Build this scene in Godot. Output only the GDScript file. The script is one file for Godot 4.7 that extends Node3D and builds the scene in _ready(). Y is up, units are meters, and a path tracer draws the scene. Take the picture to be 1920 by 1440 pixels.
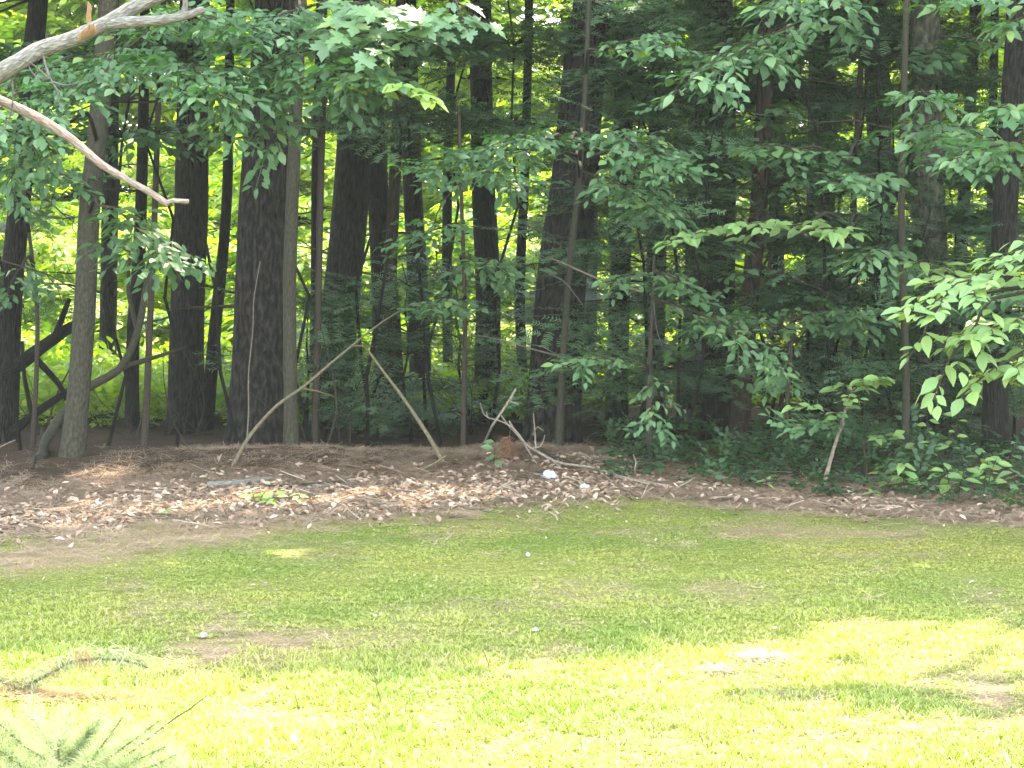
extends Node3D

# ------------------------------------------------------------------ view
const F := 4517.0            # focal length in photograph pixels (1920 wide)
const CAM_H := 2.0
const HORIZON := 454.0
var eye := Vector3(0, CAM_H, 0)
var pitch := -atan((720.0 - HORIZON) / F)
var sun_dir := Vector3(0.30, 0.85, -0.46).normalized()   # towards the sun

var rough_noise := FastNoiseLite.new()
var patch_noise := FastNoiseLite.new()
var edge_x := PackedFloat32Array()
var edge_z := PackedFloat32Array()
var shade_x := PackedFloat32Array()
var shade_z := PackedFloat32Array()
var patches := []
var gaps := []
var M := {}
var leaf_meshes := {}
var sprigs := {}
var counts := {}

func ray(px: float, py: float) -> Vector3:
	var cx := (px - 960.0) / F
	var cy := -(py - 720.0) / F
	var v := Vector3(cx, cy * cos(pitch) + sin(pitch), cy * sin(pitch) - cos(pitch))
	return v / -v.z

# the point that lies at a given distance into the place along a line of sight
func P(px: float, py: float, d: float) -> Vector3:
	return eye + ray(px, py) * d

func G(px: float, py: float) -> Vector3:
	var r := ray(px, py)
	var d := 5.0
	while d < 120.0 and (eye + r * d).y > ground((r * d).x, (r * d).z):
		d += 0.1
	for i in 6:
		var e := d - 0.1 / pow(2.0, i + 1)
		if (eye + r * e).y < ground((r * e).x, (r * e).z):
			d = e
	var q := eye + r * d
	q.y = ground(q.x, q.z)
	return q

func ground(x: float, z: float) -> float:
	var y := 0.010 * rough_noise.get_noise_2d(x * 6.0, z * 6.0)
	y += smoothstep(-16.5, -21.5, z) * 0.14
	var m := exp(-pow((z + 20.4) / 0.8, 2.0))
	y += m * (0.13 * exp(-pow((x + 2.6) / 2.0, 2.0)) + 0.10 * exp(-pow((x - 0.15) / 0.7, 2.0)))
	if z < -19.0:
		y += 0.045 * rough_noise.get_noise_2d(x * 25.0, z * 25.0) * smoothstep(-19.2, -20.2, z)
	y += smoothstep(-27.0, -60.0, z) * 1.2
	return y

func lerp_table(xs: PackedFloat32Array, zs: PackedFloat32Array, x: float) -> float:
	if x <= xs[0]:
		return zs[0]
	for i in range(1, xs.size()):
		if x <= xs[i]:
			return lerpf(zs[i - 1], zs[i], (x - xs[i - 1]) / (xs[i] - xs[i - 1]))
	return zs[zs.size() - 1]

func lawn_edge(x: float) -> float:
	return lerp_table(edge_x, edge_z, x) + 0.30 * patch_noise.get_noise_2d(x * 90.0, 77.0) + 0.14 * patch_noise.get_noise_2d(x * 420.0, 177.0)

func rng_of(n: int) -> RandomNumberGenerator:
	var r := RandomNumberGenerator.new()
	r.seed = n * 7919 + 13
	return r

func L(r: float, g: float, b: float) -> Color:   # real-world base colour -> albedo_color
	return Color(r, g, b).linear_to_srgb()

# ------------------------------------------------------------------ mesh helpers
class MB:
	var v := PackedVector3Array()
	var n := PackedVector3Array()
	var u := PackedVector2Array()
	var c := PackedColorArray()
	var i := PackedInt32Array()
	func tube(pts: Array, radii: Array, sides := 6, knots: FastNoiseLite = null, amount := 0.0, shift := Vector3.ZERO) -> void:
		var side := Vector3.RIGHT
		var along := 0.0
		var first := v.size()
		var count := pts.size()
		for k in count:
			var d: Vector3 = pts[mini(k + 1, count - 1)] - pts[maxi(k - 1, 0)]
			d = d.normalized()
			if absf(side.dot(d)) > 0.95:
				side = Vector3.FORWARD
			side = (side - d * side.dot(d)).normalized()
			var other := d.cross(side)
			if k:
				along += pts[k].distance_to(pts[k - 1])
			for j in sides + 1:
				var a := TAU * (j % sides) / sides
				var out := side * cos(a) + other * sin(a)
				var r: float = radii[k]
				if knots:
					var q: Vector3 = pts[k] + out * r
					r *= 1.0 + amount * knots.get_noise_3d(q.x * 40.0, q.y * 14.0, q.z * 40.0)
				v.append(pts[k] + out * r - shift)
				n.append(out)
				u.append(Vector2(float(j) / sides, along))
		for k in count - 1:
			for j in sides:
				var a := first + k * (sides + 1) + j
				var b := a + sides + 1
				i.append_array(PackedInt32Array([a, b, b + 1, a, b + 1, a + 1]))
		# closed ends
		for e in [0, count - 1]:
			var m := v.size()
			var d: Vector3 = (pts[1] - pts[0]).normalized() if e == 0 else (pts[count - 1] - pts[count - 2]).normalized()
			if e == 0:
				d = -d
			v.append(pts[e] + d * radii[e] * 0.3 - shift); n.append(d); u.append(Vector2(0.5, along))
			for j in sides:
				var a := first + int(e) * (sides + 1) + j
				if e == 0:
					i.append_array(PackedInt32Array([m, a, a + 1]))
				else:
					i.append_array(PackedInt32Array([m, a + 1, a]))
	func face(a: Vector3, b: Vector3, d: Vector3) -> void:
		var k := v.size()
		v.append(a); v.append(b); v.append(d)
		i.append(k); i.append(k + 1); i.append(k + 2)
	func quad(a: Vector3, b: Vector3, d: Vector3, e: Vector3) -> void:
		var k := v.size()
		v.append(a); v.append(b); v.append(d); v.append(e)
		i.append_array(PackedInt32Array([k, k + 1, k + 2, k, k + 2, k + 3]))
	func mesh() -> ArrayMesh:
		var m := ArrayMesh.new()
		if v.is_empty():
			return m
		var a := []
		a.resize(Mesh.ARRAY_MAX)
		a[Mesh.ARRAY_VERTEX] = v
		if n.size() == v.size():
			a[Mesh.ARRAY_NORMAL] = n
		if u.size() == v.size():
			a[Mesh.ARRAY_TEX_UV] = u
		if c.size() == v.size():
			a[Mesh.ARRAY_COLOR] = c
		a[Mesh.ARRAY_INDEX] = i
		m.add_surface_from_arrays(Mesh.PRIMITIVE_TRIANGLES, a)
		return m

func numbered(called: String, parent: Node = self) -> String:
	var key := str(parent.get_instance_id()) + called
	var k: int = counts.get(key, 0)
	counts[key] = k + 1
	return called if k == 0 else "%s_%03d" % [called, k]

func tag(o: Node3D, label: String, category: String, group := "") -> Node3D:
	o.set_meta("label", label)
	o.set_meta("category", category)
	if group:
		o.set_meta("group", group)
	return o

func thing(called: String, label: String, category: String, at: Vector3, group := "") -> Node3D:
	var o := Node3D.new()
	o.name = numbered(called)
	o.position = at
	add_child(o)
	return tag(o, label, category, group)

func part(called: String, m: Mesh, mat: Material, parent: Node3D = self) -> MeshInstance3D:
	var o := MeshInstance3D.new()
	o.name = numbered(called, parent)
	o.mesh = m
	o.material_override = mat
	parent.add_child(o)
	return o

func copies(called: String, m: Mesh, mat: Material, where: Array, tints: PackedColorArray, parent: Node3D = self) -> MultiMeshInstance3D:
	var mm := MultiMesh.new()
	mm.transform_format = MultiMesh.TRANSFORM_3D
	mm.use_colors = true
	mm.mesh = m
	mm.instance_count = where.size()
	var b := PackedFloat32Array()
	b.resize(where.size() * 16)
	var k := 0
	for j in where.size():
		var t: Transform3D = where[j]
		var x := t.basis.x
		var y := t.basis.y
		var z := t.basis.z
		b[k] = x.x; b[k + 1] = y.x; b[k + 2] = z.x; b[k + 3] = t.origin.x
		b[k + 4] = x.y; b[k + 5] = y.y; b[k + 6] = z.y; b[k + 7] = t.origin.y
		b[k + 8] = x.z; b[k + 9] = y.z; b[k + 10] = z.z; b[k + 11] = t.origin.z
		var c := tints[j]
		b[k + 12] = c.r; b[k + 13] = c.g; b[k + 14] = c.b; b[k + 15] = 1.0
		k += 16
	mm.buffer = b
	var o := MultiMeshInstance3D.new()
	o.name = numbered(called, parent)
	o.multimesh = mm
	o.material_override = mat
	o.set_meta("kind", "stuff")
	parent.add_child(o)
	return o

# a basis whose x runs along dir and whose y is as near to up as it can be
func frame(dir: Vector3, up: Vector3, s := 1.0) -> Basis:
	var x := dir.normalized()
	var z := x.cross(up)
	if z.length() < 0.01:
		z = x.cross(Vector3(0.3, 0.2, 1))
	z = z.normalized()
	return Basis(x * s, z.cross(x) * s, z * s)

func spin(r: RandomNumberGenerator) -> Vector3:
	return Vector3(r.randf_range(-1, 1), r.randf_range(-1, 1), r.randf_range(-1, 1))

# ------------------------------------------------------------------ materials
func noise_tex(freq: float, a: Color, b: Color, size := 256, octaves := 4, seed_ := 1) -> NoiseTexture2D:
	var n := FastNoiseLite.new()
	n.seed = seed_
	n.frequency = freq
	n.fractal_octaves = octaves
	var t := NoiseTexture2D.new()
	t.width = size; t.height = size; t.seamless = true; t.noise = n
	var g := Gradient.new()
	g.set_color(0, a); g.set_color(1, b)
	g.set_offset(0, 0.2); g.set_offset(1, 0.8)
	t.color_ramp = g
	return t

func height_tex(freq: float, size := 256, octaves := 4, seed_ := 1, ridged := false) -> NoiseTexture2D:
	var n := FastNoiseLite.new()
	n.seed = seed_
	n.frequency = freq
	n.fractal_octaves = octaves
	if ridged:
		n.fractal_type = FastNoiseLite.FRACTAL_RIDGED
	var t := NoiseTexture2D.new()
	t.width = size; t.height = size; t.seamless = true; t.noise = n
	return t

func bark(a: Color, b: Color, relief: float, u: float, v: float, seed_: int, freq := 0.03) -> StandardMaterial3D:
	var m := StandardMaterial3D.new()
	m.albedo_texture = noise_tex(freq, a.linear_to_srgb(), b.linear_to_srgb(), 256, 5, seed_)
	m.roughness = 0.95
	m.metallic_specular = 0.25
	m.heightmap_enabled = true
	m.heightmap_texture = height_tex(freq, 256, 5, seed_, true)
	m.heightmap_scale = relief
	m.uv1_scale = Vector3(u, v, 1)
	return m

func leaf_mat(c: Color, through: float, hue := Color(0.62, 1.0, 0.12), rough := 0.42) -> StandardMaterial3D:
	var m := StandardMaterial3D.new()
	m.albedo_color = c.linear_to_srgb()
	m.roughness = rough
	m.metallic_specular = 0.5
	m.cull_mode = BaseMaterial3D.CULL_DISABLED
	m.backlight_enabled = true
	m.backlight = Color(hue.r * through, hue.g * through, hue.b * through).linear_to_srgb()
	return m

func tint_mat(hue: Color, rough := 0.5, through := 1.0) -> StandardMaterial3D:
	var m := StandardMaterial3D.new()
	m.albedo_color = Color.WHITE
	m.vertex_color_use_as_albedo = true
	m.roughness = rough
	m.metallic_specular = 0.4
	m.cull_mode = BaseMaterial3D.CULL_DISABLED
	if through > 0.0:
		m.backlight_enabled = true
		m.backlight = Color(hue.r * through, hue.g * through, hue.b * through).linear_to_srgb()
	return m

func plain_mat(c: Color, rough := 0.8) -> StandardMaterial3D:
	var m := StandardMaterial3D.new()
	m.albedo_color = c.linear_to_srgb()
	m.roughness = rough
	m.metallic_specular = 0.3
	return m

func make_materials() -> void:
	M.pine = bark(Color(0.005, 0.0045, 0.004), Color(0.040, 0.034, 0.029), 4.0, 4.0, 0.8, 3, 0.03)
	M.pine_red = bark(Color(0.022, 0.015, 0.011), Color(0.06, 0.040, 0.030), 1.5, 2.0, 0.8, 5, 0.03)
	M.grey = bark(Color(0.024, 0.022, 0.015), Color(0.050, 0.046, 0.032), 0.5, 2.0, 1.6, 7, 0.035)
	M.lichen = bark(Color(0.025, 0.024, 0.02), Color(0.09, 0.095, 0.062), 1.8, 2.0, 1.0, 11, 0.03)
	M.twig = bark(Color(0.025, 0.020, 0.015), Color(0.06, 0.048, 0.036), 0.2, 1.0, 3.0, 13, 0.05)
	M.pale = bark(Color(0.12, 0.10, 0.075), Color(0.26, 0.22, 0.17), 0.3, 1.0, 2.5, 17, 0.03)
	M.limb = bark(Color(0.085, 0.078, 0.066), Color(0.21, 0.195, 0.165), 0.6, 2.0, 2.0, 19, 0.03)
	M.pink_limb = bark(Color(0.13, 0.095, 0.075), Color(0.25, 0.195, 0.16), 0.4, 1.0, 2.0, 23, 0.03)
	M.tan_stick = bark(Color(0.075, 0.062, 0.036), Color(0.15, 0.125, 0.08), 0.2, 1.0, 2.5, 29, 0.03)
	M.raw_wood = bark(Color(0.15, 0.085, 0.04), Color(0.25, 0.155, 0.08), 0.4, 1.0, 2.0, 31, 0.04)
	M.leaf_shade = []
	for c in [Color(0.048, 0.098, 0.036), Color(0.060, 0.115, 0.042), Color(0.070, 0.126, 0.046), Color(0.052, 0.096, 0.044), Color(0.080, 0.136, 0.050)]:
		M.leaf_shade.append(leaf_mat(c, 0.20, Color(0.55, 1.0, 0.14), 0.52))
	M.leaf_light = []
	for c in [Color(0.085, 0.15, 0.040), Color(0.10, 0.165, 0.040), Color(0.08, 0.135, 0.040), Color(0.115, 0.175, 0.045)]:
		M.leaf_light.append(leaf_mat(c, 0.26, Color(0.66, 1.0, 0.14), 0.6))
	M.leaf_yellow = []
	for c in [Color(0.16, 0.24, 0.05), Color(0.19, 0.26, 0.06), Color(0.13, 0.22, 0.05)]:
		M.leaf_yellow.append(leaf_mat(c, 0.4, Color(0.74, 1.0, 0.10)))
	M.dead_needles = leaf_mat(Color(0.26, 0.15, 0.07), 0.1, Color(1, 0.6, 0.3), 0.7)
	M.faded_needles = leaf_mat(Color(0.17, 0.19, 0.085), 0.15, Color(0.9, 1, 0.4), 0.6)
	M.pine_soft = leaf_mat(Color(0.19, 0.225, 0.095), 0.2, Color(0.85, 1, 0.4), 0.6)
	M.brown_leaf = leaf_mat(Color(0.30, 0.17, 0.09), 0.1, Color(1.0, 0.6, 0.3), 0.7)
	M.foliage = tint_mat(Color(0.62, 1.0, 0.16), 0.45)
	M.sunny = tint_mat(Color(0.80, 1.0, 0.12), 0.5)
	M.needles = tint_mat(Color(0.6, 1.0, 0.3), 0.55, 0.5)
	M.grass = tint_mat(Color(0.75, 1.0, 0.2), 0.5, 0.7)
	M.litter = tint_mat(Color(1.0, 0.75, 0.45), 0.8, 0.25)
	M.straw = tint_mat(Color(1.0, 0.7, 0.4), 0.8, 0.0)
	var g := StandardMaterial3D.new()
	g.albedo_color = Color.WHITE
	g.vertex_color_use_as_albedo = true
	g.roughness = 1.0
	g.metallic_specular = 0.15
	g.albedo_texture = noise_tex(0.05, Color(0.72, 0.70, 0.68), Color(1, 1, 1), 512, 5, 41)
	g.uv1_triplanar = true
	g.uv1_world_triplanar = true
	g.uv1_scale = Vector3(1.7, 1.7, 1.7)
	g.heightmap_enabled = true
	g.heightmap_texture = height_tex(0.06, 512, 5, 43)
	g.heightmap_scale = 2.0
	M.ground = g
	M.plastic = leaf_mat(Color(0.34, 0.35, 0.39), 0.2, Color(1, 1, 1), 0.35)

# ------------------------------------------------------------------ leaves and sprigs
# one leaf of unit length along x; y is its upper side
func leaf_into(b: MB, t: Transform3D, wide := 0.5, fold := 0.22, sag := 0.16, full := true) -> void:
	var st: Array = [[0.0, 0.0], [0.16, 0.62], [0.42, 1.0], [0.70, 0.72], [1.0, 0.0]] if full else [[0.0, 0.0], [0.35, 1.0], [0.72, 0.75], [1.0, 0.0]]
	for s in [-1.0, 1.0]:
		for k in st.size() - 1:
			var x0: float = st[k][0]
			var x1: float = st[k + 1][0]
			var w0: float = st[k][1] * wide * 0.5
			var w1: float = st[k + 1][1] * wide * 0.5
			var m0 := t * Vector3(x0, -sag * x0 * x0, 0)
			var m1 := t * Vector3(x1, -sag * x1 * x1, 0)
			var e0 := t * Vector3(x0, -sag * x0 * x0 + fold * w0, s * w0)
			var e1 := t * Vector3(x1, -sag * x1 * x1 + fold * w1, s * w1)
			if w0 == 0.0:
				if s > 0: b.face(m0, m1, e1)
				else: b.face(m0, e1, m1)
			elif w1 == 0.0:
				if s > 0: b.face(m0, m1, e0)
				else: b.face(m0, e0, m1)
			else:
				if s > 0: b.quad(m0, m1, e1, e0)
				else: b.quad(m0, e0, e1, m1)

func maple_leaf() -> ArrayMesh:
	var b := MB.new()
	var half := [[0.0, 0.02], [-0.06, 0.16], [0.05, 0.20], [0.10, 0.42], [0.24, 0.34], [0.30, 0.55], [0.44, 0.44], [0.52, 0.56], [0.56, 0.30], [0.50, 0.16], [0.70, 0.22], [0.78, 0.12], [1.0, 0.0]]
	for s in [-1.0, 1.0]:
		for k in half.size() - 1:
			var p0 := Vector3(half[k][0], 0.10 * half[k][1] - 0.16 * half[k][0] * half[k][0], s * half[k][1])
			var p1 := Vector3(half[k + 1][0], 0.10 * half[k + 1][1] - 0.16 * half[k + 1][0] * half[k + 1][0], s * half[k + 1][1])
			var c := Vector3(0.30, -0.015, 0)
			if s > 0: b.face(c, p1, p0)
			else: b.face(c, p0, p1)
	return b.mesh()

func make_leaves() -> void:
	leaf_meshes.beech = []
	for k in 4:
		var b := MB.new()
		leaf_into(b, Transform3D(), [0.50, 0.56, 0.46, 0.60][k], [0.22, 0.10, 0.35, 0.16][k], [0.10, 0.22, 0.30, 0.16][k])
		# the stalk
		b.quad(Vector3(-0.12, 0.01, -0.008), Vector3(0.02, 0, -0.008), Vector3(0.02, 0, 0.008), Vector3(-0.12, 0.01, 0.008))
		leaf_meshes.beech.append(b.mesh())
	leaf_meshes.maple = [maple_leaf()]
	var r := rng_of(5)
	# a twig with broad leaves, about half a metre long
	for v in 3:
		var b := MB.new()
		b.quad(Vector3(0, 0, -0.004), Vector3(0.42, -0.03, -0.002), Vector3(0.42, -0.03, 0.002), Vector3(0, 0, 0.004))
		for k in 11:
			var t := (k + 0.6) / 11.0
			var s := 1.0 if k % 2 else -1.0
			var d := Vector3(0.65, r.randf_range(-0.4, 0.18), s * r.randf_range(0.5, 1.0))
			if k == 10:
				d = Vector3(1, -0.3, 0.1)
			leaf_into(b, Transform3D(frame(d, Vector3.UP + spin(r) * 0.5, r.randf_range(0.10, 0.15)), Vector3(0.42 * t, -0.03 * t + r.randf_range(-0.03, 0.03), s * r.randf_range(0.0, 0.06))), 0.55, 0.2, 0.2, false)
		sprigs["broad%d" % v] = b.mesh()
	# a flat spray of short needles
	for v in 2:
		var b := MB.new()
		for q in 7:
			var t := 0.05 + 0.14 * q
			var s := 1.0 if q % 2 else -1.0
			var o := Vector3(0.5 * t, -0.06 * t * t, 0)
			var d := Vector3(0.7, -0.12, s * 0.75).normalized() if q < 6 else Vector3(1, -0.15, 0)
			var ln := 0.24 * (1.15 - 0.7 * t)
			b.quad(o - Vector3(0, 0, 0.002), o + d * ln, o + d * ln, o + Vector3(0, 0, 0.002))
			var w := d.cross(Vector3.UP).normalized()
			for k in 9:
				var c := o + d * ln * (k + 0.5) / 9.0
				for h in [-1.0, 1.0]:
					var e: Vector3 = (d * 0.5 + w * h + Vector3(0, r.randf_range(-0.35, 0.25), 0)).normalized() * r.randf_range(0.028, 0.045)
					var f := d * 0.006
					b.quad(c - f, c + e - f * 0.6, c + e + f * 0.6, c + f)
		sprigs["fir%d" % v] = b.mesh()
	# a heavy clump for the crowns high above the picture
	var cl := MB.new()
	for k in 26:
		var d := (spin(r) * Vector3(1, 0.5, 1)).normalized()
		leaf_into(cl, Transform3D(frame(d, Vector3.UP + spin(r) * 0.7, r.randf_range(0.22, 0.36)), d * r.randf_range(0.02, 0.34)), 0.45, 0.2, 0.2, false)
	sprigs.clump = cl.mesh()
	# a tuft of long soft pine needles
	for v in 2:
		var b := MB.new()
		for k in 46:
			var d := (Vector3(0.75, 0, 0) + spin(r) * 0.85).normalized()
			var ln := r.randf_range(0.07, 0.105)
			var w := d.cross(spin(r)).normalized() * 0.0011
			var o := Vector3(r.randf_range(-0.05, 0.02), 0, 0)
			var mid := o + d * ln * 0.55
			var tip := o + d * ln + Vector3(0, -0.012, 0)
			b.quad(o - w, mid - w, mid + w, o + w)
			b.face(mid - w, tip, mid + w)
		sprigs["tuft%d" % v] = b.mesh()
	# grass: five blades
	for v in 3:
		var b := MB.new()
		for k in 6:
			var a := r.randf() * TAU
			var o := Vector3(cos(a), 0, sin(a)) * r.randf_range(0.0, 0.03)
			var out := Vector3(cos(a + r.randf_range(-0.8, 0.8)), 0, sin(a + r.randf_range(-0.8, 0.8)))
			var w := out.cross(Vector3.UP) * r.randf_range(0.0014, 0.0024)
			var hh := r.randf_range(0.5, 1.0) * 0.05
			var m := o + out * hh * 0.22 + Vector3(0, hh * 0.62, 0)
			var t := o + out * hh * r.randf_range(0.45, 0.9) + Vector3(0, hh, 0)
			b.quad(o - w, m - w * 0.8, m + w * 0.8, o + w)
			b.face(m - w * 0.8, t, m + w * 0.8)
		sprigs["grass%d" % v] = b.mesh()
	# a curled dead leaf
	for v in 2:
		var b := MB.new()
		leaf_into(b, Transform3D(Basis(), Vector3(-0.5, 0.08, 0)), 0.62, [0.7, -0.5][v], [-0.35, 0.4][v])
		sprigs["dead%d" % v] = b.mesh()
	# a bunch of fallen brown needles
	var st := MB.new()
	for k in 9:
		var a := r.randf() * TAU
		var d := Vector3(cos(a), 0, sin(a)) * r.randf_range(0.035, 0.06)
		var o := Vector3(r.randf_range(-0.06, 0.06), r.randf_range(0.002, 0.016), r.randf_range(-0.06, 0.06))
		var w := d.cross(Vector3.UP).normalized() * 0.0012
		var lift := Vector3(0, r.randf_range(-0.008, 0.012), 0)
		st.quad(o - d - w, o + d + lift - w, o + d + lift + w, o - d + w)
	sprigs.straw = st.mesh()

# ------------------------------------------------------------------ plants
func smooth_path(pts: Array, step := 0.3) -> Array:
	var c := Curve3D.new()
	for k in pts.size():
		var a: Vector3 = pts[maxi(k - 1, 0)]
		var b: Vector3 = pts[mini(k + 1, pts.size() - 1)]
		var h := (b - a) / 6.0
		c.add_point(pts[k], -h, h)
	var n := maxi(2, int(c.get_baked_length() / step))
	var out := []
	for k in n + 1:
		out.append(c.sample_baked(c.get_baked_length() * k / n, true))
	return out

func radii_for(n: int, r0: float, r1: float, flare := 0.0) -> Array:
	var out := []
	for k in n:
		var t := float(k) / (n - 1)
		out.append(lerpf(r0, r1, t) + flare * r0 * exp(-t * n * 0.8))
	return out

# line of sight points -> path; the first one is set on the ground
func path_of(px: Array, d: float, grow := 0.0, d_top := 0.0) -> Array:
	var out := []
	for k in px.size():
		var q: Array = px[k]
		var dd: float = q[2] if q.size() > 2 else d
		out.append(P(q[0], q[1], dd))
	var g: Vector3 = out[0]
	out[0] = Vector3(g.x, ground(g.x, g.z) - 0.06, g.z)
	if out[1].y < out[0].y + 0.15:
		out[1].y = out[0].y + 0.15
	if grow > 0.0:
		var a: Vector3 = out[out.size() - 1]
		var dir: Vector3 = (a - out[out.size() - 2]).normalized()
		dir = (dir + Vector3.UP).normalized()
		while a.y < grow:
			a += dir * 2.0
			dir = (dir + Vector3.UP * 0.6).normalized()
			out.append(a)
	return out

# where the canopy lets the sun through to the ground, and where its shade ends
func shaded_spot(p: Vector3) -> bool:
	var f := p - sun_dir * (p.y / sun_dir.y)
	var zs := lerp_table(shade_x, shade_z, f.x)
	var soft := 0.35 * patch_noise.get_noise_2d(f.x * 60.0, 5.0)
	if f.z > zs - 1.1 - 0.38 * smoothstep(0.6, 1.8, f.x) + soft:
		var q := f - Vector3(1.95, 0, -10.75)
		if absf(q.x) < 0.25 and absf(q.z) < 0.08:
			return true
		return false
	if f.z < -26.5 + 1.2 * patch_noise.get_noise_2d(f.x * 20.0, 9.0):
		return false
	for g in gaps:
		var t: Vector3 = g[0]
		var k := (p - t).dot(sun_dir)
		if k > 0.0 and (p - t - sun_dir * k).length() < g[1] + (1.0 if p.y > 6.0 else 0.1):
			return false
	return true

# false where leaves would stand in the way of a sun fleck
func open_to_sun(p: Vector3) -> bool:
	for g in gaps:
		var t: Vector3 = g[0]
		var k := (p - t).dot(sun_dir)
		if k > 0.5 and (p - t - sun_dir * k).length() < g[1] + 0.4:
			return false
	return true

func pine(called: String, label: String, px: Array, w0: float, w1: float, d: float, bark_mat: Material, seed_: int, group: String, crown := 130, top := 16.0) -> Node3D:
	var r := rng_of(seed_)
	var pts := path_of(px, d, top)
	var base: Vector3 = pts[0]
	base.y += 0.06
	var t := thing(called, label, "tree", base, group)
	var visible_top: Vector3 = P(px[px.size() - 1][0], px[px.size() - 1][1], d)
	var path := smooth_path(pts, 0.22)
	var rad := []
	for k in path.size():
		var y: float = path[k].y
		var f := clampf(y / maxf(visible_top.y, 1.0), 0.0, 1.0)
		var w := lerpf(w0, w1, f) * 0.5 * d / F
		w *= 1.0 + 0.30 * exp(-maxf(y, 0.0) * 6.0)
		if y > visible_top.y:
			w *= lerpf(1.0, 0.15, clampf((y - visible_top.y) / (top - visible_top.y), 0, 1))
		rad.append(w)
	var b := MB.new()
	b.tube(path, rad, 18, rough_noise, 0.10, base)
	part("trunk", b.mesh(), bark_mat, t)
	# dead lower branches
	for k in r.randi_range(4, 8):
		var h := r.randf_range(1.0, 5.5)
		var c := Vector3.ZERO
		var rr := 0.05
		for q in path.size():
			if path[q].y >= h:
				c = path[q]
				rr = rad[q]
				break
		var a := r.randf() * TAU
		var dir := Vector3(cos(a), r.randf_range(-0.25, 0.3), sin(a)).normalized()
		var ln := r.randf_range(0.5, 1.5)
		var bp := [c + dir * rr * 0.5]
		for q in 4:
			bp.append(c + dir * (rr + ln * (q + 1) / 4.0) + Vector3(0, -0.10 * ln * pow((q + 1) / 4.0, 2.0), 0) + spin(r) * 0.04 * ln)
		var bb := MB.new()
		bb.tube(bp, radii_for(5, minf(rr * 0.2, 0.016), 0.004), 5, null, 0, base)
		for q in 3:
			var s: Vector3 = bp[2 + q % 3]
			var e := s + (dir + spin(r) * 0.8).normalized() * r.randf_range(0.15, 0.4)
			bb.tube([s, (s + e) * 0.5 + spin(r) * 0.03, e], [0.005, 0.004, 0.002], 4, null, 0, base)
		part("dead_branch", bb.mesh(), M.twig, t)
	# the crown, above the frame
	var where := []
	var tints := PackedColorArray()
	var axis: Vector3 = pts[pts.size() - 1]
	for k in crown:
		var y := r.randf_range(6.2, top + 0.6)
		var f := (y - 6.2) / (top - 5.6)
		var rr := (3.1 - 1.4 * f * f) * sqrt(r.randf())
		var a := r.randf() * TAU
		var c := Vector3(lerpf(base.x, axis.x, f) + cos(a) * rr, y, lerpf(base.z, axis.z, f) + sin(a) * rr)
		if not shaded_spot(c):
			continue
		where.append(Transform3D(Basis.from_euler(Vector3(r.randf_range(-0.4, 0.4), r.randf() * TAU, r.randf_range(-0.4, 0.4))).scaled(Vector3.ONE * r.randf_range(1.5, 2.4)), c - base))
		var v := r.randf_range(0.7, 1.2)
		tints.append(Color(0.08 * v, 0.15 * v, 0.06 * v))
	if where.size():
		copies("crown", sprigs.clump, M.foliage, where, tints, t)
	return t

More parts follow.
